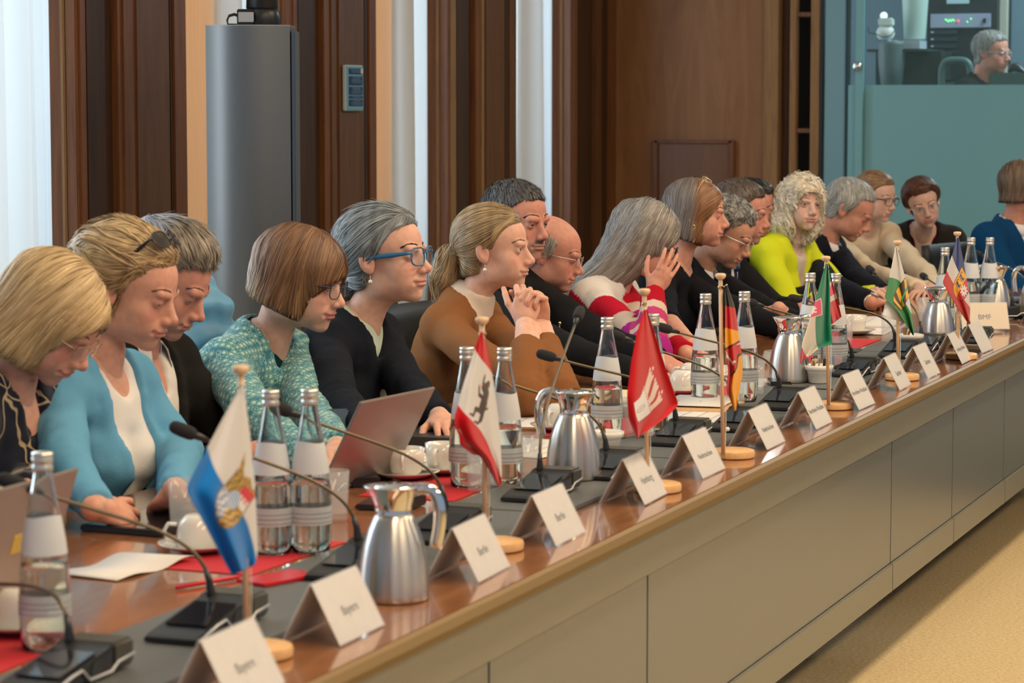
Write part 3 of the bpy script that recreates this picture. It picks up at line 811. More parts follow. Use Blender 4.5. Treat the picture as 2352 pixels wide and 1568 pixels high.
# wood
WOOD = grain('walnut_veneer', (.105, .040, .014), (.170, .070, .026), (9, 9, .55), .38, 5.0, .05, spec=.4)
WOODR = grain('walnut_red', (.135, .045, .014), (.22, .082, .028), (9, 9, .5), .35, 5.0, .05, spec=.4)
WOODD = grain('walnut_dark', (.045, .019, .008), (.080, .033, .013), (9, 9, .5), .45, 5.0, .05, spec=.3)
WOODP = grain('panel_veneer', (.225, .098, .036), (.33, .155, .062), (3.2, 3.2, .35), .40, 3.0, .03, spec=.35, dist=1.2)
OAK = grain('oak_trim', (.23, .115, .042), (.34, .185, .075), (12, 12, .8), .42, 5.0, .04, spec=.35)
OAKT = grain('oak_lit_reveal', (.62, .44, .27), (.70, .52, .34), (14, 14, .6), .5, 6.0, .02)  # made translucent below, so the wood seems brightly sunlit
nt = OAKT.node_tree; tr = nt.nodes.new('ShaderNodeBsdfTranslucent'); tr.inputs[0].default_value = (.9, .62, .40, 1); mx = nt.nodes.new('ShaderNodeMixShader'); mx.inputs[0].default_value = .42
nt.links.new(bsdf(OAKT).outputs[0], mx.inputs[1]); nt.links.new(tr.outputs[0], mx.inputs[2]); nt.links.new(mx.outputs[0], nt.nodes['Material Output'].inputs[0])
wl = thing('wall_left', None, None); wl['kind'] = 'structure'
HT = 4.0
def vslab(x0, x1, y0, y1, m, name, parent, z0=0, z1=HT, bev=.004): return MB().box(((x0+x1)/2, (y0+y1)/2, (z0+z1)/2), (abs(x1-x0), abs(y1-y0), z1-z0)).obj(name, m, parent, bevel=bev)
def pier(segs, name='pier'):
    """segs: (u0, u1, setback, material) strips of one panelled pier, each proud or recessed as it is"""
    for u0, u1, sb, m in segs:
        x0, x1 = U2X(u0, WY+sb), U2X(u1, WY+sb); x0 = U2X(u0, WY+sb*.25); x1 = U2X(u1, WY+sb*.25); vslab(x0, x1-.002, WY+sb*.25, WY+.10, m, 'panel', wl)
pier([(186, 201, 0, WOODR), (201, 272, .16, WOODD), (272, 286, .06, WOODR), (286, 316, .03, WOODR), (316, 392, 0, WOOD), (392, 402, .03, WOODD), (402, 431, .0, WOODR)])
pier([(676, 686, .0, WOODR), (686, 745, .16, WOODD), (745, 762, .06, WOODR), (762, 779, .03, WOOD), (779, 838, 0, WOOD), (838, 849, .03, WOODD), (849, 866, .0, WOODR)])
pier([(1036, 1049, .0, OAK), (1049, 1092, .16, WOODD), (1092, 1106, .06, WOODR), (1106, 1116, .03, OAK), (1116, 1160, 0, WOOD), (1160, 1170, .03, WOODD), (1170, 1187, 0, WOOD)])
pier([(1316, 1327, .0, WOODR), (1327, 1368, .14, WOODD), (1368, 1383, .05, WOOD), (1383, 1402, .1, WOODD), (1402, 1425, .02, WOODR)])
for u in (186, 676, 1036, 1316):          # jamb casings of each pier, facing along the room
    x = U2X(u); MB().box((x-.010, WY+.062, HT/2), (.022, .018, HT)).obj('jamb_casing', OAK, wl, bevel=.004)
    MB().box((x-.004, WY+.030, HT/2), (.022, .045, HT)).obj('jamb_casing', WOODR, wl, bevel=.004)
    MB().box((x-.002, WY+.09, HT/2), (.022, .06, HT)).obj('jamb_casing', WOODR, wl, bevel=.004)
# parapet and window sill behind the piers
tag(MB().box((9.6, WY+.68, .36), (11, .4, .72)).obj('baseboard_left', mat('radiator_white', (.62, .58, .52), .5)), kind='structure')
sill = mat('sill_stone', (.60, .57, .54), .35)
tag(MB().box((9.6, WY+.60, .735), (11, .60, .035)).obj('trim_1', sill, bevel=.006), kind='structure')
# windows: frame, panes, curtain, added translucent strip standing for sunlit wood
curt = mat('curtain_sheer', (.74, .78, .80), .9)
nt = curt.node_tree; tr = nt.nodes.new('ShaderNodeBsdfTranslucent'); tr.inputs[0].default_value = (.74, .80, .84, 1); mx = nt.nodes.new('ShaderNodeMixShader'); mx.inputs[0].default_value = .40
nt.links.new(bsdf(curt).outputs[0], mx.inputs[1]); nt.links.new(tr.outputs[0], mx.inputs[2]); nt.links.new(mx.outputs[0], nt.nodes['Material Output'].inputs[0])
frm = mat('window_frame_dark', (.10, .075, .05), .5); glass = mat('window_glass', (.95, 1, .98), .02, alpha=.12)
BAYS = [(-240, 157, None, (-240, 157)), (431, 652, (425, 500), (500, 655)), (866, 1001, (862, 900), (901, 1001)), (1187, 1306, (1183, 1197), (1197, 1306))]
for k, (u0, u1, sh, cu) in enumerate(BAYS):
    x0, x1 = U2X(u0, WY+.3), U2X(u1, WY+.3)+.3
    wn = thing('window_%d' % (k+1), None, None); wn['kind'] = 'structure'
    yy = WY+.86
    for xx in (x0-.2, (x0+x1)/2+.3, x1+.6): MB().box((xx, yy, 2.35), (.07, .07, 3.2)).obj('mullion', frm, wn, bevel=.004)
    for zz in (.78, 3.95): MB().box(((x0+x1)/2+.2, yy, zz), (x1-x0+1.0, .07, .08)).obj('frame', frm, wn, bevel=.004)
    MB().box(((x0+x1)/2+.2, yy+.01, 2.35), (x1-x0+.9, .008, 3.1)).obj('pane', glass, wn)
    if sh:
        a, b2 = U2X(sh[0]-6, WY+.25), U2X(sh[1]+3, WY+.25)
        MB().box(((a+b2)/2, WY+.255, 2.36), (b2-a, .012, 3.2)).obj('lit_reveal', OAKT, wn, bevel=.003)  # made-up strip; daylight glowing through it stands for a sunlit wood reveal
    # curtain with folds
    a, b2 = U2X(cu[0], WY+.18), U2X(cu[1]+14, WY+.18); nx = 160; nz = 26; V = []; rr = np.random.RandomState(40+k); ph = rr.rand(6)*6
    for j in range(nz):
        t = j/(nz-1); z = .10+t*3.85
        for i in range(nx):
            s = i/(nx-1); fr = 8.5*(b2-a)/1.0
            wv = .050*math.sin(s*fr*6.28/2+ph[0]+.5*math.sin(t*2+ph[1]))+.026*math.sin(s*fr*6.28*1.27+ph[2]+.9*t)+.006*math.sin(s*fr*20+ph[3]+3*math.sin(3*t))
            flare = .03*(1-t)*(1 if s > .8 else 0)*(s-.8)*5
            V.append((a+(b2-a)*s+.012*math.sin(s*40+t*2)+flare, WY+.18+wv*(1-.25*t), z))
    F_ = [(j*nx+i, j*nx+i+1, (j+1)*nx+i+1, (j+1)*nx+i) for j in range(nz-1) for i in range(nx-1)]
    o = MB().add(V, F_).obj('curtain', curt, None, smooth=True)
    tag(o, ['white sheer curtain hanging at the left edge, in front of the first window', 'white curtain showing above and behind the grey column cabinet', 'white curtain between the pier with the blue notice and the next wooden pier', 'white curtain of the farthest window, behind the dark-haired man with a moustache'][k], 'curtain', 'white curtains of the window wall')
# end wall: veneer, niche door, posts, shelves
we = thing('wall_end', None, None); we['kind'] = 'structure'
def V2(u, x=EX): return at(u, 300, x=x).y
def eslab(u0, u1, m, name='panel', z0=0, z1=HT, sb=0, d=.05, par=None):
    y0, y1 = V2(u0), V2(u1); return MB().box((EX+sb+d/2, (y0+y1)/2, (z0+z1)/2), (d, abs(y0-y1)-.004, z1-z0)).obj(name, m, par or we, bevel=.004)
eslab(1395, 1770, WOODP)
eslab(1758, 1793, OAK, 'post', sb=-.05, d=.12)
eslab(1793, 1811, WOODD, 'post', sb=.02); eslab(1811, 1829, OAK, 'post', sb=.0); 
MB().box((EX+.33, (at(1822, 300, x=EX+.33).y+at(1889, 300, x=EX+.33).y)/2, HT/2), (.03, at(1822, 300, x=EX+.33).y-at(1889, 300, x=EX+.33).y, HT)).obj('backing', mat('niche_black', (.006, .006, .006), .8), we)
eslab(1861, 1884, OAK, 'post', sb=-.02, d=.28)
for vv in (33, 300, 560): 
    z = at(1845, vv, x=EX).z; eslab(1828, 1862, WOODR, 'shelf', z0=z-.012, z1=z+.012, sb=.0, d=.25)
eslab(1884, 1893, mat('gasket_black', (.008, .01, .012), .4), 'gasket', sb=-.03)
# small access door in the veneer
ad = thing('door_1', None, None); ad['kind'] = 'structure'
zt = at(1600, 330, x=EX).z; y0, y1 = V2(1516), V2(1676)
MB().box((EX-.012, (y0+y1)/2, zt/2+.35), (.02, abs(y0-y1), zt-.7)).obj('door_leaf', grain('door_veneer', (.15, .055, .02), (.20, .085, .032), (3, 3, .4), .35, 3, .02), ad, bevel=.003)
for a, b_, c, dd in ((V2(1509), (zt+.4)/2, .03, zt-.35), (V2(1683), (zt+.4)/2, .035, zt-.35)): MB().box((EX-.018, a, (zt+.06)/2+.2), (.036, c, zt-.42)).obj('door_frame', WOODR, ad, bevel=.004)
MB().box((EX-.018, (y0+y1)/2, zt+.012), (.036, abs(y0-y1)+.05, .02)).obj('door_frame', WOODR, ad, bevel=.004)
# glass booth
GX = EX-.02
booth = thing('wall_booth', None, None); booth['kind'] = 'structure'
frost = mat('glass_frosted', (.19, .42, .47), .22, spec=.6); clear = mat('glass_booth', (.30, .55, .55), .03, alpha=.07, spec=.5)
gedge = mat('glass_edge', (.18, .41, .45), .25, spec=.6); gdark = mat('rail_dark', (.012, .016, .018), .35)
def bpan(u0, u1, v0, v1, m, name, sb=0, d=.012, x=GX):
    y0, y1 = at(u0, 300, x=x).y, at(u1, 300, x=x).y; z1 = at(2100, v0, x=x).z; z0 = at(2100, v1, x=x).z
    return MB().box((x+sb+d/2, (y0+y1)/2, (z0+z1)/2), (d, abs(y1-y0), abs(z1-z0))).obj(name, m, booth, bevel=.002)
bpan(1893, 1938, -400, 900, mat('glass_blue', (.15, .31, .37), .2, spec=.6), 'glass_strip')
bpan(1938, 1950, -400, 900, mat('reveal_teal', (.035, .085, .095), .4), 'glass_strip', .02)
bpan(1947, 2700, 195, 554, frost, 'frosted_pane', .0)
bpan(1947, 2700, 578, 700, frost, 'frosted_pane', .0)
bpan(1947, 2700, 700, 980, mat('booth_base', (.05, .07, .07), .5), 'base_panel', .0)
bpan(1938, 2700, 554, 579, gdark, 'floor_rail', -.02, .05)
bpan(1950, 2700, -400, 196, clear, 'clear_pane', .005, .008)
bpan(1966, 1984, -400, 900, gedge, 'door_edge', -.035, .03)
yk = at(1974, 153, x=GX); MB().lathe([(.0, 0), (.020, 0), (.026, .006), (.026, .022), (.018, .028), (.0, .030)], n=24).obj('door_knob', mat('steel_knob', (.62, .66, .66), .2, 1), booth, smooth=True).matrix_local = Matrix.Translation((GX-.066, yk.y, yk.z)) @ Matrix.Rotation(PI/2, 4, 'Y')
# inside the booth
BX = EX+1.6
tag(MB().box((BX+.55, .2, 1.9), (.1, 8, 3.9)).obj('wall_booth_back', mat('booth_wall', (.13, .22, .28), .8)), kind='structure')
tag(MB().box((EX+1.1, .5, .62), (2.1, 6.5, .06)).obj('trim_2', mat('booth_deck', (.10, .12, .12), .8)), kind='structure')
def bo(u, v, x=BX): return at(u, v, x=x)
def bbox(u0, u1, v0, v1, x, d): 
    a, b_ = at(u0, v0, x=x), at(u1, v1, x=x); return ((x+d/2, (a.y+b_.y)/2, (a.z+b_.z)/2), (d, abs(a.y-b_.y), abs(a.z-b_.z)))
rk = thing('equipment_rack', 'dark audio equipment rack with a lit silver unit, behind the booth glass', 'rack')
MB().box(*bbox(2132, 2285, -160, 300, BX, .5)).obj('cabinet', mat('rack_black', (.012, .016, .022), .5), rk, bevel=.006)
un = MB().box(*bbox(2137, 2274, 32, 63, BX-.03, .03)).obj('amplifier', mat('rack_silver', (.28, .34, .46), .35), rk, bevel=.003)
for i, (u, v, c) in enumerate([(2172+i*3.2, 47+(i*7 % 5)-2, 'g') for i in range(7)]+[(2201, 48, 'r'), (2222, 50, 'g'), (2230, 43, 'g')]):
    p = at(u, v, x=BX-.035); MB().sphere(p, .0035 if c == 'g' else .006, 8, 6).obj('indicator_light', mat('led_green', (.1, .9, .2), .4, emit=(.15, 1, .2), es=3) if c == 'g' else mat('led_red', (.9, .05, .1), .4, emit=(1, .04, .1), es=3), un)
MB().box(*bbox(2258, 2264, 42, 52, BX-.04, .01)).obj('switch', gdark, un)
for v in (74, 90, 106, 121, 136):
    MB().box(*bbox(2137, 2198, v-4, v+4, BX-.03, .03)).obj('rack_unit', mat('rack_unit', (.02, .03, .05), .3), rk, bevel=.002)
    MB().box(*bbox(2138, 2144, v-1.5, v+1.5, BX-.036, .01)).obj('unit_label', mat('rack_label', (.4, .5, .6), .5), rk)
pp = thing('booth_paper', 'pale paper sheet hanging at the top of the equipment rack', 'paper')
MB().box(*bbox(2175, 2226, -40, 8, BX-.05, .004)).obj('sheet', mat('paper_cyan', (.35, .55, .6), .8), pp)
bp = thing('booth_post', 'pale vertical wooden post in the booth right of the rack', 'post')
MB().box(*bbox(2287, 2306, -200, 420, BX+.1, .06)).obj('post_body', mat('post_pale', (.42, .45, .38), .6), bp, bevel=.004)
pr = thing('roll_up_duct', 'large pale green cylinder hanging in the booth left of the rack', 'cylinder')
a = at(2101, 92, x=BX-.35); MB().lathe([(.062, 0), (.064, .01), (.090, .45), (.108, .9), (.108, 1.2)], (0, 0, 0), 40).obj('cylinder_body', mat('duct_green', (.42, .60, .56), .45), pr, smooth=True); pr.location = a
wb = thing('white_device', 'small white device with a round white bulb on top in the booth', 'device')
MB().box(*bbox(2016, 2048, 41, 60, BX-.5, .08)).obj('housing', mat('device_white', (.62, .72, .68), .5), wb, bevel=.008)
MB().sphere(at(2030, 36, x=BX-.46), .022, 16, 12).obj('bulb', mat('bulb_white', (.8, .95, .9), .4, emit=(.7, 1, .9), es=.8), wb, smooth=True)
MB().sphere(at(2034, 76, x=BX-.46), (.05, .055, .05), 20, 14).obj('dome', mat('device_white', (.6, .7, .68), .5), wb, smooth=True)
p = [at(u, v, x=BX-.52) for u, v in ((1993, 62), (1997, 76), (2012, 78), (2030, 86), (2046, 82), (2055, 70))]; MB().tube(p, .003, 6).obj('cable', gdark, wb, smooth=True)
for i, (u0, u1, c) in enumerate(((2015, 2020, 'b'), (2020, 2025, 'b'), (2026, 2030, 'l'), (2031, 2036, 'b'), (2038, 2043, 'w'), (2047, 2056, 'w'))):
    o = thing('folder', '%s binder in the row on the booth ledge, %s from the left' % ({'b': 'blue', 'l': 'light blue', 'w': 'white'}[c], ['first', 'second', 'third', 'fourth', 'fifth', 'sixth'][i]), 'folder', group='binders on the booth ledge')
    MB().box(*bbox(u0, u1, 93, 112.5, BX-.5, .2)).obj('cover', mat('binder_'+c, {'b': (.03, .18, .55), 'l': (.3, .4, .7), 'w': (.55, .65, .7)}[c], .5), o, bevel=.002)
o = thing('carton', 'pale grey carton on the booth ledge beside the binders', 'box'); MB().box(*bbox(2066, 2112, 93, 112.5, BX-.5, .2)).obj('carton_body', mat('carton_grey', (.36, .45, .52), .6), o, bevel=.003)
ld = thing('booth_ledge', 'dark ledge under the binders in the booth', 'ledge'); MB().box(*bbox(1990, 2131, 113, 118, BX-.52, .5)).obj('board', mat('ledge_dark', (.03, .05, .055), .5), ld, bevel=.003)
MB().box(*bbox(2012, 2160, 118, 210, BX-.4, .3)).obj('cupboard', mat('ledge_black', (.014, .018, .02), .5), ld)
MB().lathe([(.05, -.2), (.078, .0), (.085, .12), (.085, .14)], at(2048, 150, x=BX-.48), 32).obj('bin', mat('bin_grey', (.09, .14, .15), .5), ld, smooth=True)
cs = thing('booth_chair', 'grey-green plastic shell chair back with an oval opening, in the booth', 'chair')
ring = []
c0 = at(2196, 170, x=BX-.55)
for i in range(33):
    a_ = 2*PI*i/32; r_ = (abs(math.cos(a_))**3.5+abs(math.sin(a_))**3.5)**(-1/3.5); ring.append((c0.x, c0.y+.085*r_*math.cos(a_), c0.z-.02+.10*r_*math.sin(a_)))
MB().tube(ring, .022, 10, cap=False).obj('backrest', mat('chair_teal', (.06, .12, .12), .5), cs, smooth=True)
MB().box((c0.x+.01, c0.y, c0.z-.07), (.02, .15, .07)).obj('backrest_panel', mat('chair_teal', (.06, .12, .12), .5), cs, bevel=.01)
MB().box((c0.x-.15, c0.y, c0.z-.25), (.36, .34, .04)).obj('seat', mat('chair_teal', (.06, .12, .12), .5), cs, bevel=.015)
for s in (-1, 1): MB().tube([(c0.x-.1, c0.y+s*.15, c0.z-.25), (c0.x-.1, c0.y+s*.17, .66)], .012, 8).obj('leg', gdark, cs)
dm = thing('booth_monitor', 'dark monitor back in front of the technician in the booth', 'monitor')
MB().box(*bbox(2270, 2420, 167, 290, BX-1.15, .03)).obj('screen', mat('monitor_back', (.05, .09, .085), .5), dm, bevel=.006)
MB().tube([at(2318, 166, x=BX-1.1), at(2322, 156, x=BX-1.1), at(2335, 154, x=BX-1.1), at(2352, 165, x=BX-1.1), at(2400, 172, x=BX-1.1)], [.01, .025, .028, .01, .006], 8).obj('desk_lamp', gdark, dm, smooth=True)
area('booth_fill', (EX+.9, 1.6, 3.6), (0, 0, 0), 1.2, .4, 110, (.75, .95, 1))  # added fill light without a fixture, brightens the contents of the booth
# ceiling lamps
for x in (2.2, 5.6, 9.0):
    for y in (.6, -2.2):
        o = thing('ceiling_lamp', 'long flush ceiling lamp with warm diffuser, %s along the %s row' % ({2.2: 'first', 5.6: 'middle', 9.0: 'last'}[x], 'outer' if y < 0 else 'inner'), 'lamp', (x, y, 3.93), 0, 'ceiling lamps')
        MB().box((0, 0, .03), (2.5, .6, .06)).obj('housing', mat('lamp_white', (.8, .8, .78), .5), o, bevel=.005)
        MB().box((0, 0, -.003), (2.4, .5, .01)).obj('diffuser', mat('lamp_diffuser', (1, .9, .75), .5, emit=WARM, es=3.0), o)
# ---------------------------------------------------------------- the grey column cabinet and what stands on it
zt = at(575, 60, y=4.2).z; c0_ = at(575, 60, y=4.2); cw = .318
cc = thing('column_cabinet', 'tall grey metal column with a gently curved front, in front of the window wall', 'column', (c0_.x, 4.2, 0), math.radians(21))
met = mat('cabinet_grey_metal', (.20, .205, .205), .33, .85); hw = cw/2
n_ = 40; pts = [(-.045*(1-(2*i/n_-1)**2)+.0, hw-cw*.94*i/n_) for i in range(n_+1)]; poly = pts+[(.24, -hw*.88), (.24, hw)]
o = MB().prism(poly, 'z', 0, zt).obj('front', met, cc, auto=35)
MB().box((.10, -hw*.95, zt/2-.004), (.20, cw*.04, zt-.02)).obj('side_strip', mat('cabinet_strip', (.11, .14, .17), .3, .6), cc, bevel=.004)
MB().prism([(x-.001, y*1.004) for x, y in poly], 'z', zt, zt+.004).obj('lid', mat('cabinet_lid', (.30, .30, .29), .4, .5), cc)
b0 = at(602, 58, y=4.25); sp = thing('black_lamp_base', 'black tapered fixture standing on top of the grey column', 'fixture', (b0.x, 4.25, zt+.0045), math.radians(21-90))
sp.scale = (.44, .44, .7)
blk = mat('fixture_black', (.008, .008, .009), .35)
MB().lathe([(.145, 0), (.150, .01), (.150, .05), (.140, .075), (.128, .09)], n=48).obj('base', blk, sp, smooth=True)
MB().lathe([(.128, .09), (.132, .095), (.118, .30), (.10, .75)], n=48).obj('body', blk, sp, smooth=True)
MB().box((-.125, -.115, .045), (.13, .10, .082)).obj('connector_box', blk, sp, bevel=.006)
MB().box((-.115, -.167, .045), (.125, .004, .05)).obj('rating_label', mat('label_grey', (.42, .43, .45), .6), sp)
MB().tube([(-.18, -.11, .05), (-.215, -.11, .06), (-.26, -.11, .052), (-.275, -.11, .03), (-.27, -.10, .006), (-.20, -.05, .006)], .008, 8).obj('cable', blk, sp, smooth=True)
# blue notice on the pier
sg = thing('notice_sign', 'small framed dark blue notice on the second wooden pier', 'sign')
a, b_ = at(784, 149, y=WY), at(825, 254, y=WY); sx, sz = (a.x+b_.x)/2, (a.z+b_.z)/2; W_, H_ = b_.x-a.x, a.z-b_.z
MB().box((sx, WY-.012, sz), (W_, .016, H_)).obj('frame', mat('notice_frame', (.55, .62, .62), .4), sg, bevel=.003)
MB().box((sx, WY-.022, sz), (W_*.90, .004, H_*.95)).obj('board', mat('notice_cyan', (.16, .38, .50), .5), sg)
for (f0, f1) in ((.80, .93), (.555, .76), (.35, .53), (.27, .33), (.10, .25)):
    MB().box((sx+W_*.01, WY-.0255, sz-H_/2+H_*(f0+f1)/2), (W_*.76, .003, H_*(f1-f0)*.96)).obj('field', mat('notice_navy', (.008, .03, .09), .5), sg)
for i, f in enumerate((.89, .85, .73, .69, .66, .62, .50, .47, .43, .39, .30, .22, .18, .14)):
    MB().box((sx+W_*(.02+.02*(i % 3)), WY-.0275, sz-H_/2+H_*f), (W_*(.58-.06*(i % 4)), .001, H_*.010)).obj('text_line', mat('notice_text', (.20, .30, .42), .6), sg)
MB().box((sx+W_*.34, WY-.0275, sz+H_*.37), (W_*.12, .002, H_*.11)).obj('emblem', mat('notice_white', (.6, .66, .62), .6), sg)
# ---------------------------------------------------------------- the table
tw_ = grain('table_cherry', (.235, .092, .034), (.36, .155, .062), (1.2, 7, 7), .16, 4.0, .0, coat=.6, spec=.5, dist=.8)
edge_m = mat('table_edge_brass', (.22, .14, .05), .5, .3); pan_m = mat('table_panel_satin', (.245, .275, .30), .28, .6); trim_m = mat('table_apron', (.27, .27, .235), .38, .4)
tb = thing('conference_table', 'long cherry-wood conference table with grey-beige front panels', 'table', (0, 0, 0))
def plate(x0, x1, y0, y1, name='tabletop'): return MB().box(((x0+x1)/2, (y0+y1)/2, TZ-.016), (x1-x0, y1-y0, .032)).obj(name, tw_, tb, bevel=.003)
SEAMX = 8.86
plate(.6, SEAMX-.0015, TY0+.012, TY1); plate(SEAMX+.0015, 11.25, TY0+.012, TY1)
plate(9.98, 11.25, -2.2, TY0+.010)
MB().prism([(TY0+.012, TZ), (TY0+.003, TZ-.004), (TY0-.004, TZ-.016), (TY0+.003, TZ-.03), (TY0+.012, TZ-.034)], 'x', .6, 9.98).obj('edge_strip', edge_m, tb, smooth=False)
MB().prism([(9.98, TZ), (9.971, TZ-.004), (9.964, TZ-.016), (9.971, TZ-.03), (9.98, TZ-.034)], 'y', -2.2, TY0).obj('edge_strip', edge_m, tb)
MB().box((5.3, TY0+.035, TZ-.075), (9.4, .03, .082)).obj('apron', trim_m, tb, bevel=.003)
def pu(u): return at(u, 1300, y=TY0+.03).x
seams = [.6, pu(800)-.0, pu(1128), pu(1492), pu(2048), pu(2187), pu(2303), 9.98]
seams[1] = seams[2]-(seams[4]-seams[2])*.8
for i in range(len(seams)-1):
    x0, x1 = seams[i]+.003, seams[i+1]-.003
    MB().box(((x0+x1)/2, TY0+.045, .46), (x1-x0, .022, .35)).obj('panel', pan_m, tb, bevel=.002)
    MB().box(((x0+x1)/2, TY0+.041, .245), (x1-x0, .028, .076)).obj('kick_rail', trim_m, tb, bevel=.002)
legm = mat('table_leg_steel', (.42, .36, .26), .35, .5)
for u in (1835, 2003, 2025, 2148, 2162, 2262, 2284, 1640, 1180, 900):
    x = at(u, 1400, y=TY0+.29).x if u > 1700 else {1640: 5.1, 1180: 4.0, 900: 2.6}[u]
    MB().box((x, TY0+.30, .125), (.035, .08, .25)).obj('leg', legm, tb, bevel=.003); MB().box((x, TY1-.12, .355), (.035, .06, .71)).obj('leg', legm, tb, bevel=.003)
    MB().box((x, (TY0+.3+TY1-.12)/2, .23), (.03, TY1-TY0-.42, .04)).obj('crossbar', legm, tb)
for y in (-1.9, 0, 1.2): MB().box((11.1, y, .355), (.06, .04, .71)).obj('leg', legm, tb); MB().box((10.2, y, .355), (.06, .04, .71)).obj('leg', legm, tb)
MB().box((10.01, -.4, .46), (.02, 3.7, .50)).obj('panel', pan_m, tb, bevel=.002)
# grey cable covers let into the table
pad = mat('cover_grey', (.115, .125, .125), .42, spec=.5)
xs = [.9, 2.42, 3.02, 3.86, 4.68, 5.5, 6.4, 7.3, 8.1, SEAMX-.02, 9.6, 10.6]
cc_ = 0
for i in range(len(xs)-1):
    MB().box(((xs[i]+xs[i+1])/2, 1.815, TZ+.004), (xs[i+1]-xs[i]-.006, .24, .009)).obj('cable_cover', pad, tb, bevel=.002)
# ---------------------------------------------------------------- things on the table
def T(u, v, dz=0): p = at(u, v, z=TZ+dz); return p
def rel(p): return (p.x, p.y, p.z)
TE = TZ+.0005; PADZ = TZ+.0085
def ztop(p): return PADZ+.0005 if 1.695 < p.y < 1.935 else TE
# --- red paper mats
redm = mat('mat_red', (.55, .018, .03), .8)
MATSP = [(60, 1510, .30, .26, 'under the nearest water bottle'), (690, 1282, .36, .26, 'under the two bottles behind the blue and white flag'), (1115, 1118, .42, .26, 'under the bottles behind the bear flag'), (1430, 985, .40, .26, 'behind the plain red flag with the castle'), (1690, 905, .42, .26, 'behind the black, red and gold flag'), (1990, 797, .55, .26, 'behind the green, white and red flag')]
for i, (u, v, w_, d_, l) in enumerate(MATSP):
    p = T(u, v); o = thing('table_mat', 'red paper mat '+l, 'mat', (p.x, 2.07, TE), math.radians([3, -2, 1, -3, 2, 0][i]), 'red mats on the table')
    MB().box((0, 0, .0006), (w_, d_*.8, .0012)).obj('sheet', redm, o)
MZ = TE+.0013
def zon(p): return MZ if 1.96 < p.y < 2.18 else ztop(p)
# --- water bottles
bglass = mat('bottle_glass', (.93, .98, .97), .0, trans=1.0, ior=1.45); water = mat('water', (.97, 1, 1), 0, trans=1.0, ior=1.33)
capm = mat('cap_silver', (.72, .70, .64), .32, .9); labm = mat('label_paper_white', (.70, .73, .76), .5, alpha=.92); labm2 = mat('label_printed', (.60, .62, .63), .5, alpha=.8)
BP = [(.0, .0), (.030, .0), (.034, .004), (.0365, .02), (.0378, .05), (.0375, .085), (.0355, .12), (.031, .16), (.0245, .20), (.0185, .232), (.0145, .255), (.0132, .268), (.0132, .276)]
def bottle_proto():
    r = thing('water_bottle', 'b', 'bottle', (0, 0, 0), 0, 'water bottles on the table')
    inner = [(max(a-.0022, 0), z+.003 if k < 2 else z) for k, (a, z) in enumerate(BP)]
    MB().lathe(BP+[(.0108, .276)]+[(a, z) for a, z in inner[::-1]], n=40, cap=False).obj('glass_body', bglass, r, smooth=True)
    lv = .128; wpp = [(a-.0026 if a > .003 else 0, z+(.0035 if k < 2 else 0)) for k, (a, z) in enumerate(BP) if z < lv]+[(.0325, lv), (.0, lv)]
    MB().lathe(wpp, n=40, cap=False).obj('water', water, r, smooth=True)
    MB().lathe([(.0148, .262), (.0155, .266), (.0155, .270), (.0142, .272), (.0142, .274), (.0156, .276), (.0156, .282), (.0145, .2835), (.0156, .285), (.0150, .290), (.0, .2905)], n=36).obj('cap', capm, r, smooth=True)
    mb = MB(); v = []; n = 30
    zz = [(.142, .0332), (.16, .0312), (.18, .0277), (.2, .0245)]
    for i in range(n+1):
        a = 2*PI*i/n; tp = .85+.15*math.cos(a*2)
        for k, (z, r_) in enumerate(zz): v.append(((r_+.0008)*math.cos(a), (r_+.0008)*math.sin(a), z if k < 3 else .186+.014*tp))
    mb.add(v, [(i*4+k, (i+1)*4+k, (i+1)*4+k+1, i*4+k+1) for i in range(n) for k in range(3)]); mb.obj('label', labm, r, smooth=True)
    MB().lathe([(.0383, .052), (.0384, .074), (.0378, .084)], n=36, cap=False).obj('lower_label', labm2, r, smooth=True)
    for k in range(3): MB().lathe([(.0386, .056+.008*k), (.0387, .0572+.008*k)], n=30, cap=False).obj('print_line', mat('print_grey', (.25, .27, .3), .6), r)
    return r
BOT = [(101, 1035, 'nearest water bottle, standing on the red mat at the left edge'), (621, 894, 'left one of two water bottles close behind the blue and white flag'), (710, 892, 'right one of two water bottles behind the blue and white flag'),
       (1072, 796, 'water bottle half hidden left behind the bear flag'), (1158, 796, 'water bottle right behind the bear flag'), (1393, 728, 'water bottle just left of the plain red castle flag'), (1497, 727, 'water bottle hidden behind the red castle flag'),
       (1618, 674, 'water bottle between the red castle flag and the black, red and gold flag'), (1707, 675, 'water bottle just right of the black, red and gold flag'), (1858, 632, 'water bottle just left of the green, white and red flag'), (1916, 633, 'water bottle behind the green, white and red flag'),
       (2167, 573, 'water bottle between the green flag and the blue, white and red flag'), (2227, 550, 'water bottle just right of the blue, white and red flag'), (2270, 550, 'farthest water bottle on the right, in front of the blue suit')]
bp_ = bottle_proto(); bl_ = []
for i, (u, vc, l) in enumerate(BOT):
    vb = (vc-.3625*230)/(1-.3625); p = T(u+(4 if u < 1000 else 1), vb); o = bp_ if i == 0 else copy_tree(bp_)
    o.location = (p.x, p.y, zon(p)); o.rotation_euler = (0, 0, rng.rand()*6); o['label'] = l; bl_.append(p)
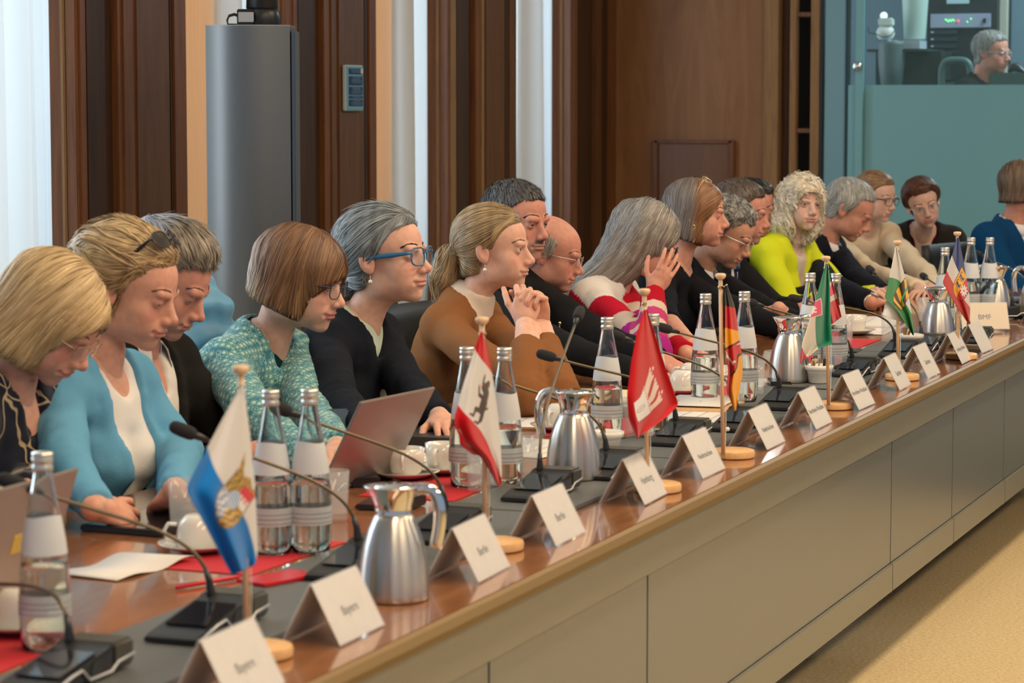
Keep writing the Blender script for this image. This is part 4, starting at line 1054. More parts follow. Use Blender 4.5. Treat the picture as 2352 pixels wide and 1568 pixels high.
# --- steel jugs
stb = mat('steel_brushed', (.60, .58, .55), .30, 1.0, aniso=.9); bsdf(stb).inputs['Anisotropic Rotation'].default_value = .25; stc = mat('steel_polished', (.80, .80, .80), .05, 1.0)
tn = N(stb, 'ShaderNodeTangent', _direction_type='RADIAL', _axis='Z'); L(stb, tn, 0, bsdf(stb), 'Tangent')
def jug_proto():
    r = thing('steel_jug', 'j', 'jug', (0, 0, 0), 0, 'steel coffee jugs on the table')
    MB().lathe([(.0, 0), (.054, 0), (.0575, .003), (.0580, .012), (.0572, .03), (.0545, .06), (.049, .09), (.041, .115), (.034, .130), (.030, .137)], n=56).obj('body', stb, r, smooth=True)
    def sp(r_, z, a):
        k = max(0, math.cos(a-PI))**6; return r_*(1+.22*k*max(0, (z-.137)/.045)) 
    MB().lathe([(.030, .137), (.0285, .140), (.0290, .150), (.033, .166), (.039, .181), (.0405, .1825), (.0385, .1835), (.031, .168), (.0, .165)], n=56, spout=sp).obj('collar', stc, r, smooth=True)
    MB().lathe([(.0, .168), (.030, .168), (.034, .178), (.030, .184), (.012, .188), (.0, .189)], n=40).obj('lid', stc, r, smooth=True)
    pts = bez((.036, 0, .178), (.075, 0, .192), (.085, 0, .150), (.068, 0, .085), 20)
    MB().tube(pts, [.006]*21, 12, flat=1.7).obj('handle', stc, r, smooth=True)
    MB().box((.040, 0, .186), (.022, .012, .005)).obj('thumb_lever', stc, r, bevel=.002)
    return r
JUG = [(905, 1385, 15, 'nearest steel jug, beside the second name card'), (1317, 1117, 165, 'steel jug between the bear flag and the red castle flag'), (1812, 893, 30, 'steel jug left of the green, white and red flag'), (2153, 806, 20, 'steel jug between the green flag and the blue, white and red flag'),
       (2286, 741, 160, 'steel jug at the right, behind the name card that faces left'), (2375, 738, 165, 'steel jug cut off by the right edge of the picture')]
jp_ = jug_proto()
for i, (u, v, a, l) in enumerate(JUG):
    p = T(u, v); p = T(u, v-10); o = jp_ if i == 0 else copy_tree(jp_); o.location = (p.x, p.y, ztop(p)); o.rotation_euler = (0, 0, math.radians({15: -80, 165: 95, 30: -60, 20: -60, 160: 100}[a])); o['label'] = l
# --- name cards in clear holders
cardw = grain('card_paper', (.60, .575, .53), (.66, .635, .59), rough=.6, ns=30.0); acr = mat('card_holder_acrylic', (.92, .94, 1), .04, alpha=.18, spec=.8); ink = mat('print_black', (.025, .025, .03), .6)
CW, CD, CHh = .170, .094, .090
def name_card(p, rz, text, lab, size=.021, blank=False, col=None):
    r = thing('name_card', lab, 'name card', (p.x, p.y, ztop(p) if rz < .5 else ztop(p)), rz, 'folded name cards')
    th = math.atan2(CHh, CD/2); ln = math.hypot(CHh, CD/2)
    for s, nm in ((-1, 'front_leaf'), (1, 'back_leaf')):
        R_ = Matrix.Rotation(s*(PI/2-th), 3, 'X')
        c = Vector((0, s*CD/4, CHh/2+.001))
        if not blank: MB().box(c, (CW-.004, .0009, ln-.004), R_).obj(nm, col or cardw, r)
        n_ = R_ @ Vector((0, s, 0)); MB().box(c+n_*.0016, (CW, .0014, ln), R_).obj('clear_sheet', acr, r)
    if text:
        cu = bpy.data.curves.new('lettering', 'FONT'); cu.body = text; cu.size = size; cu.align_x = 'CENTER'; cu.align_y = 'CENTER'; cu.extrude = .0001; cu.materials.append(ink)
        if len(text) > 12: cu.size = size*.80
        t_ = bpy.data.objects.new('lettering', cu); me = bpy.data.meshes.new_from_object(t_); t = bpy.data.objects.new('lettering', me); COL.objects.link(t); t.parent = r; bpy.data.objects.remove(t_)
        R_ = Matrix.Rotation(-(PI/2-th), 3, 'X'); n_ = R_ @ Vector((0, -1, 0))
        t.location = Vector((0, -CD/4, CHh*.45))+n_*.0034; t.rotation_euler = (th, 0, 0)
    return r
CARDS = [(465, 1568, 'Bayern', 'nearest name card, cut by the lower edge of the picture', 3), (755, 1486, 'Bayern', 'name card just left in front of the nearest steel jug', 2), (1085, 1341, 'Berlin', 'name card reading Berlin just right of the nearest steel jug', 4), (1273, 1257, 'Berlin', 'name card reading Berlin, second of two', 2),
         (1478, 1163, 'Hamburg', 'name card reading Hamburg, in front of the red castle flag', 3), (1614, 1102, 'Niedersachsen', 'name card left of the black, red and gold flag', 1), (1762, 1036, 'Niedersachsen', 'name card right of the black, red and gold flag', 2), (1875, 989, 'Nordrhein-Westfalen', 'yellowish name card just left of the green, white and red flag', 2),
         (1973, 944, 'Nordrhein-Westfalen', 'name card just right of the green, white and red flag', 0), (2067, 899, 'Sachsen', 'name card in front of the white and green flag with stripes', 3), (2132, 871, 'Sachsen', 'name card with reflections, right of the white and green flag', 1), (2210, 838, 'Schleswig-Holstein', 'name card with bright reflections, under the blue, white and red flag', 2),
         (2256, 813, None, 'last name card along the front edge, blank with bright reflections', 0)]
for u, v, t, l, a in CARDS:
    q = T(u, v)                                   # lower left corner of the front leaf
    rz = math.radians(a-1); R_ = Matrix.Rotation(rz, 3, 'Z'); c = Vector((q.x, q.y, 0))-R_ @ Vector((-CW/2, -CD/2, 0))
    if u == 465: c = Vector((T(605, 1568).x-.085, 1.60, 0))
    c.y = min(max(c.y, TY0+.068), TY0+.115)
    name_card(c, rz, t, l)
q = T(2310, 752); name_card(Vector((9.04, 1.712, 0)), math.radians(-64), 'BMF', 'cream name card reading BMF, turned to face left at the far end', .026, col=mat('card_cream', (.72, .58, .36), .6))
name_card(T(2375, 745), math.radians(8), None, 'clear card holder at the right edge of the picture, cut off', blank=True)
# --- flags
FP = {}
def poly_mask(X, Y, pts):
    pts = np.array(pts, float); inside = np.zeros(X.shape, bool); n = len(pts); j = n-1
    for i in range(n):
        xi, yi = pts[i]; xj, yj = pts[j]
        c = ((yi > Y) != (yj > Y)) & (X < (xj-xi)*(Y-yi)/(yj-yi+1e-12)+xi); inside ^= c; j = i
    return inside
def flag_image(name, fn):
    Wd, Hd = 500, 300; x, y = np.meshgrid((np.arange(Wd)+.5)/Wd*5/3, (np.arange(Hd)+.5)/Hd); im = np.ones((Hd, Wd, 4), f32); im[..., :3] = fn(x, y)
    I = bpy.data.images.new(name, Wd, Hd); I.colorspace_settings.name = 'Non-Color'; I.pixels.foreach_set(im.ravel()); I.pack(); return I
def put(c, m, col): c[m] = col
WH, RD, GD, BK, BL, GR = (.74, .73, .73), (.62, .0, .012), (.88, .42, .0), (.008, .008, .012), (.0, .22, .66), (.0, .30, .09)
def stripes(x, y, cols):
    c = np.zeros(x.shape+(3,)); n = len(cols)
    for i, k in enumerate(cols): put(c, (y <= 1-i/n) & (y > 1-(i+1)/n-1e-9), k)
    return c
def shield(cx, cy, w_, h_): 
    a = [(cx-w_/2, cy+h_/2), (cx+w_/2, cy+h_/2)]+[(cx+w_/2*math.cos(t), cy-h_*.12-h_*.40*math.sin(t)) for t in np.linspace(0, PI, 20)]; return a
def f_bayern(x, y):
    c = stripes(x, y, [WH, BL]); cx, cy = .84, .50; S_ = shield(cx, cy, .50, .60); m = poly_mask(x, y, S_)
    n = np.sin(x*71+np.sin(y*33)*2)*np.sin(y*63+x*17); put(c, poly_mask(x, y, shield(cx, cy-.0, .54, .64)), (.25, .20, .14)); put(c, m, (.75, .74, .78))
    q1 = m & (x < cx) & (y > cy); put(c, q1, (.05, .05, .04)); put(c, q1 & (n > -.2), (.62, .40, .08))
    q2 = m & (x >= cx) & (y > cy); put(c, q2, (.72, .02, .05)); put(c, q2 & (y < cy+.10+.03*np.sign(np.sin(x*90))), (.85, .83, .82))
    q3 = m & (x < cx) & (y <= cy); put(c, q3, (.80, .79, .8)); put(c, q3 & (n > .1), (.10, .22, .50))
    q4 = m & (x >= cx) & (y <= cy); put(c, q4, (.75, .48, .12)); put(c, q4 & (n > .15), (.08, .06, .05))
    u = m & (np.hypot(x-cx, y-cy) < .115); put(c, u, (.85, .85, .86)); put(c, u & (((np.floor((x+y)*28)+np.floor((x-y)*20)) % 2) == 0), (.05, .30, .68))
    cr = poly_mask(x, y, [(cx-.24, cy+.30), (cx+.24, cy+.30), (cx+.28, cy+.44), (cx+.12, cy+.37), (cx, cy+.46), (cx-.12, cy+.37), (cx-.28, cy+.44)]); put(c, cr, (.60, .38, .08)); put(c, cr & (n > 0), (.28, .17, .05)); return c
def limb(x, y, a, b, r):
    a = np.array(a); b = np.array(b); d = b-a; t = np.clip(((x-a[0])*d[0]+(y-a[1])*d[1])/(d @ d), 0, 1); return np.hypot(x-a[0]-t*d[0], y-a[1]-t*d[1]) < r
def f_berlin(x, y):
    c = np.ones(x.shape+(3,))*np.array(WH); put(c, y > .8, RD); put(c, y < .2, RD)
    K = (.06, .03, .03); ox, oy = .62, .50
    P_ = lambda *a: [(ox+p[0], oy+p[1]) for p in a]
    for a, b, r in [((.02, .10), (.06, -.10), .065), ((.04, .0), (.05, -.06), .075), ((-.01, .19), (-.03, .17), .045), ((-.04, .17), (-.085, .155), .022), ((0, .09), (-.10, .12), .026), ((-.10, .12), (-.16, .20), .020), ((.0, .03), (-.11, .02), .024), ((-.11, .02), (-.17, .08), .018), ((.03, -.12), (-.06, -.15), .034), ((-.06, -.15), (-.05, -.24), .022), ((-.05, -.24), (-.11, -.25), .014), ((.09, -.12), (.12, -.22), .036), ((.12, -.22), (.11, -.27), .022), ((.11, -.27), (.04, -.28), .014), ((.13, -.05), (.15, -.02), .014)]:
        put(c, limb(x, y, *P_(a, b), r), K)
    for p in P_((-.175, .215), (-.185, .095), (-.125, -.255), (.03, -.285), (-.10, .15)): put(c, np.hypot(x-p[0], y-p[1]) < .014, RD)
    return c
def f_hamburg(x, y):
    c = np.ones(x.shape+(3,))*np.array(RD); cx, cy = .84, .48; Wt = (.86, .70, .66); K = (.25, .02, .03)
    def tower(x0, x1, y0, y1):
        put(c, (x > x0-.008) & (x < x1+.008) & (y > y0) & (y < y1+.008), K); put(c, (x > x0) & (x < x1) & (y > y0) & (y < y1), Wt)
        w3 = (x1-x0)/5; put(c, (x > x0-.012) & (x < x1+.012) & (y > y1-.01) & (y < y1+.045), Wt)
        for k in (1, 3): put(c, (x > x0+k*w3) & (x < x0+(k+1)*w3) & (y > y1+.015) & (y < y1+.05), RD)
    tower(cx-.30, cx-.15, cy-.1, cy+.19); tower(cx-.075, cx+.075, cy-.1, cy+.21); tower(cx+.15, cx+.30, cy-.1, cy+.19)
    put(c, (abs(x-cx) < .34) & (y > cy-.34) & (y < cy-.06), K); put(c, (abs(x-cx) < .33) & (y > cy-.33) & (y < cy-.07), (.86, .84, .85))
    put(c, (abs(x-cx) < .33) & (y > cy-.07) & (y < cy-.03) & (np.sin(x*90) > 0), Wt)
    put(c, (np.hypot(x-cx, y-cy+.22) < .085) & (np.hypot(x-cx, y-cy+.22) > .070), (.35, .33, .42)); put(c, limb(x, y, (cx, cy-.27), (cx, cy-.17), .008) | limb(x, y, (cx-.04, cy-.2), (cx+.04, cy-.24), .006), (.35, .33, .42))
    for sx in (-.225, .225): put(c, np.hypot(x-cx-sx, y-cy-.275) < .022, (.8, .85, .9))
    return c
def f_nieder(x, y):
    c = stripes(x, y, [BK, RD, GD]); cx, cy = .99, .24; put(c, poly_mask(x, y, shield(cx, cy, .36, .40)), (.03, .0, .0)); put(c, poly_mask(x, y, shield(cx, cy, .30, .34)), RD)
    put(c, limb(x, y, (cx-.08, cy+.02), (cx+.06, cy), .030) | limb(x, y, (cx-.08, cy+.02), (cx-.10, cy+.10), .018) | limb(x, y, (cx+.05, cy), (cx+.10, cy-.08), .014) | limb(x, y, (cx-.06, cy), (cx-.12, cy-.06), .012), (.75, .75, .75)); return c
def f_nrw(x, y):
    c = stripes(x, y, [(.0, .24, .14), (.70, .66, .58), (.62, .01, .04)]); cx, cy = .62, .60; put(c, poly_mask(x, y, shield(cx, cy, .34, .42)), (.80, .74, .74)); put(c, poly_mask(x, y, shield(cx, cy+.0, .31, .39)), (.78, .06, .20))
    put(c, limb(x, y, (cx-.05, cy+.02), (cx+.05, cy-.02), .035) | limb(x, y, (cx+.03, cy), (cx+.06, cy+.07), .018) | limb(x, y, (cx-.03, cy), (cx-.02, cy+.07), .014) | limb(x, y, (cx-.06, cy-.03), (cx+.06, cy-.06), .010), (.85, .82, .84)); return c
def f_sachsen(x, y):
    c = stripes(x, y, [WH, GR]); cx, cy = .80, .5; S_ = poly_mask(x, y, shield(cx, cy, .62, .74)); put(c, poly_mask(x, y, shield(cx, cy, .66, .78)), (.03, .02, .01)); put(c, S_, (.93, .55, .02))
    k = np.floor((y-cy+.37)/.082).astype(int) % 2 == 0; put(c, S_ & k, (.05, .035, .02)); t = (x-cx+.31)/.62; yc = cy+.33-.62*t**1.3
    band = abs(y-yc) < .045+.012*np.sin(x*60); put(c, S_ & (abs(y-yc) < .062), (.04, .05, .02)); put(c, S_ & band, (.05, .48, .16)); return c
def f_sh(x, y):
    c = stripes(x, y, [(.0, .035, .24), WH, RD]); cx, cy = .80, .5; put(c, poly_mask(x, y, shield(cx, cy, .62, .70)), (.12, .01, .03)); S_ = poly_mask(x, y, shield(cx, cy, .58, .66)); put(c, S_ & (x < cx), (.93, .52, .03)); put(c, S_ & (x >= cx), (.74, .01, .05))
    for oy in (.16, -.06):
        for a, b, r in [((-.22, .02), (-.09, .0), .028), ((-.09, .0), (-.06, .055), .022), ((-.22, .02), (-.24, .08), .010), ((-.24, .08), (-.20, .11), .009), ((-.20, .0), (-.23, -.07), .012), ((-.15, .0), (-.17, -.07), .012), ((-.10, .0), (-.11, -.07), .012), ((-.07, .02), (-.03, -.02), .010)]:
            put(c, S_ & (x < cx) & limb(x, y, (cx+a[0], cy+oy+a[1]), (cx+b[0], cy+oy+b[1]), r), (.03, .05, .20))
    px, py = cx+.14, cy-.0; an = np.arctan2(y-py, x-px); rr = np.hypot(x-px, y-py); put(c, S_ & (x >= cx) & (rr < .075+.085*np.abs(np.cos(an*4.5))), (.86, .85, .86)); put(c, S_ & (rr < .03), (.74, .01, .05)); return c
clothm = {}
def cloth(name, fn):
    m = mat('flag_cloth_'+name, (.8, .8, .8), .7, sheen=.2, spec=.2); im = flag_image('flag_'+name, fn); t = N(m, 'ShaderNodeTexImage', _image=im); L(m, t, 0, bsdf(m), 'Base Color')
    nt = m.node_tree; tr = nt.nodes.new('ShaderNodeBsdfTranslucent'); mx = nt.nodes.new('ShaderNodeMixShader'); mx.inputs[0].default_value = .28; nt.links.new(t.outputs[0], tr.inputs[0])
    nt.links.new(bsdf(m).outputs[0], mx.inputs[1]); nt.links.new(tr.outputs[0], mx.inputs[2]); nt.links.new(mx.outputs[0], nt.nodes['Material Output'].inputs[0]); return m
def flag_sheet(rows, yy, org, m, parent, nx=34, ny=70, amp=.010, ph=0, dy=0):
    """rows of ((u, v), (fx, fy), (u, v), (fx, fy)): where the left and right border of the hanging cloth are and which point of the flag is there"""
    R_ = np.array([list(a)+list(b)+list(c)+list(d) for a, b, c, d in rows], float); k = np.linspace(0, 1, len(rows)); tt = np.linspace(0, 1, ny)
    I = np.stack([np.interp(tt, k, R_[:, j]) for j in range(8)], 1)
    ker = np.ones(5)/5
    for j in range(8): I[2:-2, j] = np.convolve(I[:, j], ker, 'valid')
    V = []; UVs = []
    for i in range(ny):
        for j in range(nx):
            s = j/(nx-1); u = I[i, 0]*(1-s)+I[i, 4]*s; v = I[i, 1]*(1-s)+I[i, 5]*s; t = tt[i]
            off = amp*(math.sin(s*7+ph+t*1.5)+.5*math.sin(s*13+ph*2-t*2))*(.25+.75*t)+dy
            V.append(at(u, v, y=yy+off)-org); UVs.append((I[i, 2]*(1-s)+I[i, 6]*s, I[i, 3]*(1-s)+I[i, 7]*s))
    F_ = [(i*nx+j, i*nx+j+1, (i+1)*nx+j+1, (i+1)*nx+j) for i in range(ny-1) for j in range(nx-1)]
    me = bpy.data.meshes.new('flag_cloth'); me.from_pydata([tuple(p) for p in V], [], F_); me.update(); uv = me.uv_layers.new(name='UVMap'); 
    for lp in me.loops: uv.data[lp.index].uv = UVs[lp.vertex_index]
    me.polygons.foreach_set('use_smooth', [True]*len(me.polygons)); me.materials.append(m); o = bpy.data.objects.new('flag_cloth', me); COL.objects.link(o); o.parent = parent
    md = o.modifiers.new('s', 'SOLIDIFY'); md.thickness = .0006; return o
polew = grain('pole_beech', (.70, .46, .28), (.80, .56, .36), (30, 30, 2), .45, 5.0); basew = grain('base_beech', (.72, .40, .16), (.80, .50, .23), (2, 20, 20), .38, 5.0, coat=.2); cordm = mat('cord_white', (.8, .78, .74), .8)
def flag(pu, pvtop, pvbase, basec, lab, rows, fn, name, rows2=None, ring=True, **k):
    b = T(*basec); pz = ztop(b)
    pp_ = at(pu, pvbase, y=b.y); r = thing('table_flag', lab, 'flag', (pp_.x, b.y, TE), 0, 'small flags on wooden stands')
    org = Vector((pp_.x, b.y, TE)); bx = b.x-pp_.x; ztop_ = at(pu, pvtop, y=b.y).z-TE
    MB().lathe([(.046, 0), (.049, .002), (.050, .012), (.048, .0165), (.044, .018), (0, .018)], (bx, 0, 0), 48).obj('stand', basew, r, smooth=False, auto=40)
    pt = at(pu if k.get('lean') is None else k['lean'], pvtop, y=b.y)-org
    MB().tube([(0, 0, .015), (pt.x*.5, 0, ztop_*.5), (pt.x, 0, ztop_-.010)], .0046, 14).obj('pole', polew, r, smooth=True)
    MB().lathe([(.0, ztop_-.012), (.0075, ztop_-.011), (.0115, ztop_-.006), (.0120, ztop_-.002), (.0105, ztop_+.001), (.005, ztop_+.002), (0, ztop_+.002)], (pt.x, 0, 0), 24).obj('knob', polew, r, smooth=True)
    tp = at(*rows[0][0], y=b.y)-org; 
    MB().tube([(pt.x+.004, -.006, ztop_-.028), (tp.x, -.006, tp.z+.002), (tp.x, -.004, tp.z-.004)], .0009, 6).obj('cord', cordm, r)
    MB().lathe([(.0052, ztop_-.032), (.0056, ztop_-.030), (.0056, ztop_-.028), (.0052, ztop_-.026)], (pt.x, 0, 0), 16, cap=False).obj('brass_ring', mat('brass', (.7, .5, .2), .25, 1), r, smooth=True)
    m = cloth(name, fn); flag_sheet(rows, b.y-.012, org, m, r, ph=k.get('ph', 0), amp=k.get('amp', .009))
    if rows2: flag_sheet(rows2, b.y-.005, org, m, r, ph=2, ny=40, amp=.006)
    MB().tube([(.006, -.003, .020), (.0065, -.004, .10), (.0058, -.003, ztop_*.6)], .0008, 6).obj('cord', cordm, r)
    if k.get('bead'): q = at(*k['bead'], y=b.y)-org; MB().sphere((q.x, -.006, q.z), .005, 14, 10).obj('bead', mat('bead_white', (.8, .8, .76), .35), r, smooth=True)
    return r
flag(568, 838, 1496, (595, 1508), 'small blue and white flag with a coat of arms, nearest of the flags',
     [((553, 886), (0, 1), (559, 886), (.02, 1)), ((512, 960), (0, .80), (574, 1000), (.32, 1)), ((470, 1040), (0, .45), (584, 1110), (.55, 1)), ((425, 1122), (.06, .02), (587, 1150), (.70, .72)), ((462, 1190), (.34, 0), (589, 1205), (.83, .60)), ((500, 1262), (.72, 0), (592, 1262), (.97, .55)), ((533, 1322), (1, 0), (586, 1296), (1, .48))], f_bayern, 'blue_white', ph=.5, lean=553)
flag(1116, 728, 1232, (1140, 1262), 'small red and white flag with a black bear',
     [((1103, 762), (0, 1), (1109, 762), (.02, 1)), ((1092, 796), (0, .82), (1119, 800), (.15, 1)), ((1078, 840), (.02, .62), (1128, 845), (.3, .82)), ((1063, 885), (.06, .42), (1134, 885), (.45, .76)), ((1052, 930), (.12, .20), (1140, 930), (.55, .62)), ((1042, 962), (.16, .05), (1144, 962), (.62, .45)), ((1048, 987), (.28, .0), (1147, 987), (.7, .36)), ((1061, 1015), (.45, 0), (1149, 1018), (.8, .30)), ((1108, 1052), (.65, 0), (1151, 1052), (.88, .33)), ((1127, 1086), (.85, 0), (1152, 1086), (.94, .28)), ((1144, 1118), (1, 0), (1151, 1112), (1, .1))], f_berlin, 'red_white_bear', lean=1107, ph=1,
     rows2=[((1052, 985), (.1, .2), (1110, 1000), (.4, .3)), ((1056, 1020), (.3, .15), (1120, 1040), (.5, .3)), ((1086, 1043), (.5, .03), (1128, 1052), (.6, .25))])
flag(1487, 663, 1118, (1510, 1128), 'small red flag with a white castle',
     [((1478, 712), (0, 1), (1486, 710), (.02, 1)), ((1463, 765), (0, .75), (1512, 790), (.32, 1)), ((1450, 830), (0, .40), (1533, 856), (.62, 1)), ((1440, 905), (.05, .05), (1559, 928), (1, 1)), ((1444, 960), (.5, .02), (1535, 955), (1, .7)), ((1463, 1008), (1, 0), (1472, 1000), (1, .06))], f_hamburg, 'red_castle', lean=1480, ph=2)
flag(1661, 628, 1036, (1683, 1050), 'small black, red and gold flag hanging in folds, on a tall wooden stand',
     [((1664, 655), (0, 1), (1670, 655), (.01, 1)), ((1665, 700), (0, .68), (1688, 705), (.2, .68)), ((1665, 750), (.2, .34), (1696, 765), (.4, .30)), ((1665, 798), (.5, .10), (1704, 820), (.7, .05)), ((1672, 850), (.6, .55), (1705, 860), (.8, .05)), ((1668, 895), (.8, .5), (1697, 900), (.9, .05)), ((1687, 944), (1, .1), (1691, 942), (1, 0))], f_nieder, 'black_red_gold', lean=1655, bead=(1665, 985), amp=.006)
flag(1903, 588, 928, (1917, 938), 'small green, white and red flag with a pink shield',
     [((1896, 606), (0, .98), (1901, 605), (0, 1)), ((1882, 655), (.15, .85), (1906, 660), (.2, 1)), ((1870, 700), (.30, .62), (1907, 715), (.45, 1)), ((1856, 745), (.55, .52), (1909, 750), (.7, 1)), ((1843, 785), (.85, .40), (1913, 790), (1, 1)), ((1838, 818), (1, .22), (1880, 800), (1, .68)), ((1839, 836), (1, .12), (1845, 828), (1, .2))], f_nrw, 'green_white_red', lean=1897, ph=3,
     rows2=[((1900, 620), (0, .95), (1905, 618), (.02, .95)), ((1897, 660), (.2, .62), (1913, 650), (.3, .60)), ((1899, 697), (.5, .33), (1923, 685), (.5, .33)), ((1908, 746), (.9, .20), (1933, 727), (.9, .05))])
flag(2063, 553, 858, (2072, 872), 'small white and green flag with a black and yellow striped shield',
     [((2056, 568), (0, 1), (2060, 567), (.02, 1)), ((2049, 605), (0, .8), (2072, 612), (.15, .75)), ((2041, 645), (.05, .42), (2080, 640), (.30, .55)), ((2032, 684), (.10, .05), (2090, 697), (.80, .62)), ((2062, 715), (.55, .02), (2094, 722), (.9, .5)), ((2097, 771), (1, 0), (2099, 768), (1, .05))], f_sachsen, 'white_green', lean=2061,
     rows2=[((2034, 690), (.1, .95), (2060, 700), (.3, .95)), ((2027, 724), (.1, .6), (2085, 745), (.3, .6))], ph=4, amp=.006)
flag(2200, 533, 812, (2208, 824), 'small blue, white and red flag with a yellow and red shield, farthest of the flags',
     [((2197, 546), (0, 1), (2202, 545), (.02, 1)), ((2186, 588), (0, .66), (2213, 600), (.30, .98)), ((2174, 622), (.05, .33), (2219, 638), (.48, .80)), ((2165, 650), (.10, .05), (2226, 672), (.68, .62)), ((2195, 700), (.5, 0), (2228, 706), (.88, .34)), ((2223, 742), (1, 0), (2227, 738), (1, .10))], f_sh, 'blue_white_red', lean=2199, ph=5, amp=.005)
# --- microphone units with goosenecks
blkp = mat('unit_black', (.016, .017, .018), .38); olive = mat('unit_olive', (.060, .058, .045), .5); silv = mat('unit_rim', (.55, .56, .58), .35, .4); scr = mat('unit_screen', (.008, .012, .02), .08, spec=.8); foam = mat('foam_black', (.018, .018, .022), .95); neckm = mat('gooseneck_bronze', (.16, .13, .085), .35, .7)
def mic_unit(base, tip, lab, yaw=0, vert=False, unit=True, rise=.10, back=.22):
    """base: foot of the gooseneck on its unit (u, v); tip: the foam head (u, v)"""
    p = T(base[0], base[1], .035); r = thing('microphone_unit', lab, 'microphone', (p.x-.055, p.y-.028, PADZ+.0005), yaw, 'conference microphone units')
    R_ = Matrix.Rotation(-yaw, 3, 'Z'); org = r.location.copy()
    if True:
        # wedge body: low at its left end, a taller block at its right end
        prof = [(-.125, .004), (-.115, .004), (.105, .004), (.110, .010), (.110, .034), (.105, .040), (.055, .042), (.045, .038), (-.115, .012), (-.125, .008)]
        mb = MB(); n = len(prof); ys = (-.042, .045); v = [(x, ys[0], z) for x, z in prof]+[(x, ys[1], z) for x, z in prof]
        mb.add(v, [tuple(range(n)), tuple(range(2*n-1, n-1, -1))]+[(i, n+i, n+(i+1) % n, (i+1) % n) for i in range(n)]); mb.obj('body', blkp, r, bevel=.002)
        MB().box((.080, .0, .0245), (.058, .090, .038)).obj('control_block', olive, r, bevel=.005, seg=3, auto=40)
        MB().tube([(-.122, -.0445, .006), (-.060, -.0445, .020), (-.035, -.0445, .023), (-.015, -.0445, .006), (.045, -.0445, .006), (.062, -.0445, .016), (.108, -.0445, .020)], .0022, 8).obj('silver_rim', silv, r, smooth=True)
        MB().add([(-.010, -.0432, .010), (.048, -.0432, .010), (.048, -.0432, .036), (-.002, -.0432, .028)], [(0, 1, 2, 3)]).obj('screen', scr, r)
        MB().box((-.03, .0, .0285), (.10, .07, .002), Matrix.Rotation(-.16, 3, 'Y')).obj('display', scr, r, bevel=.0008)
        MB().box((-.115, 0, .0042), (.02, .09, .005)).obj('front_lip', blkp, r, bevel=.001)
    nb = Vector((.055, .028, .040)); 
    W_ = at(tip[0], tip[1], y=p.y+back); tl = R_ @ (W_-org)
    if vert: pts = bez(nb, nb+Vector((-.0, 0, .07)), nb+Vector((-.02, 0, .09)), tl, 22)
    else: pts = bez(nb, nb+Vector((0, 0, rise*1.0)), nb*.55+tl*.45+Vector((0, 0, .035)), tl, 26)
    MB().tube([nb-Vector((0, 0, .006)), nb+Vector((0, 0, .004)), pts[2], pts[4]], [.0085, .0075, .0055, .0042], 12).obj('neck_sleeve', blkp, r, smooth=True)
    MB().tube(pts[2:], .0030, 10).obj('gooseneck', neckm, r, smooth=True)
    d = (pts[-1]-pts[-3]).normalized(); e = pts[-1]
    MB().tube([e-d*.006, e+d*.010, e+d*.022], [.0042, .0066, .0075], 14).obj('head_collar', blkp, r, smooth=True)
    MB().tube([e+d*(.018+.046*t) for t in (0, .06, .2, .5, .8, .94, 1)], [.0085, .0105, .0118, .0122, .0112, .0085, .003], 16).obj('foam_cap', foam, r, smooth=True)
    return r
MICS = [((160, 1496), (-60, 1335), 'microphone unit at the lower left corner, its foam head outside the picture', {}),
        ((484, 1386), (88, 1128), 'microphone unit behind the nearest name card, neck rising to the left', {}),
        ((822, 1258), (470, 1008), 'microphone unit behind the second name card, neck crossing the blue and white flag', {}),
        ((1022, 1182), (688, 955), 'microphone unit behind the nearest steel jug, neck passing the open laptop', {}),
        ((1240, 1095), (1322, 742), 'microphone unit with an upright gooseneck beside the bear flag', dict(vert=True, back=.05)),
        ((1392, 1048), (1135, 868), 'microphone unit right of the second steel jug', {}),
        ((1552, 978), (1290, 826), 'microphone unit behind the red castle flag, head in front of the brown cardigan', {}),
        ((1690, 948), (1448, 782), 'microphone unit behind the black, red and gold flag', {}),
        ((1790, 902), (1555, 762), 'microphone unit right of the black, red and gold flag', {}),
        ((1957, 832), (1750, 702), 'microphone unit right of the green, white and red flag', {}),
        ((2056, 792), (1850, 690), 'microphone unit just left of the white and green flag pole', {}),
        ((2116, 778), (2010, 628), 'microphone unit between the white and green flag and the next jug', {}),
        ((2225, 762), (2130, 640), 'microphone unit behind the blue, white and red flag', {})]
for b_, t_, l, k in MICS: mic_unit(b_, t_, l, **k)
mic_unit((2288, 708), (2222, 672), 'microphone unit turned sideways at the far end, right of the cream card', yaw=math.radians(-60), back=.10)
mic_unit((2330, 690), (2262, 590), 'microphone unit by the blue suit at the right edge', yaw=math.radians(-60), back=.15)
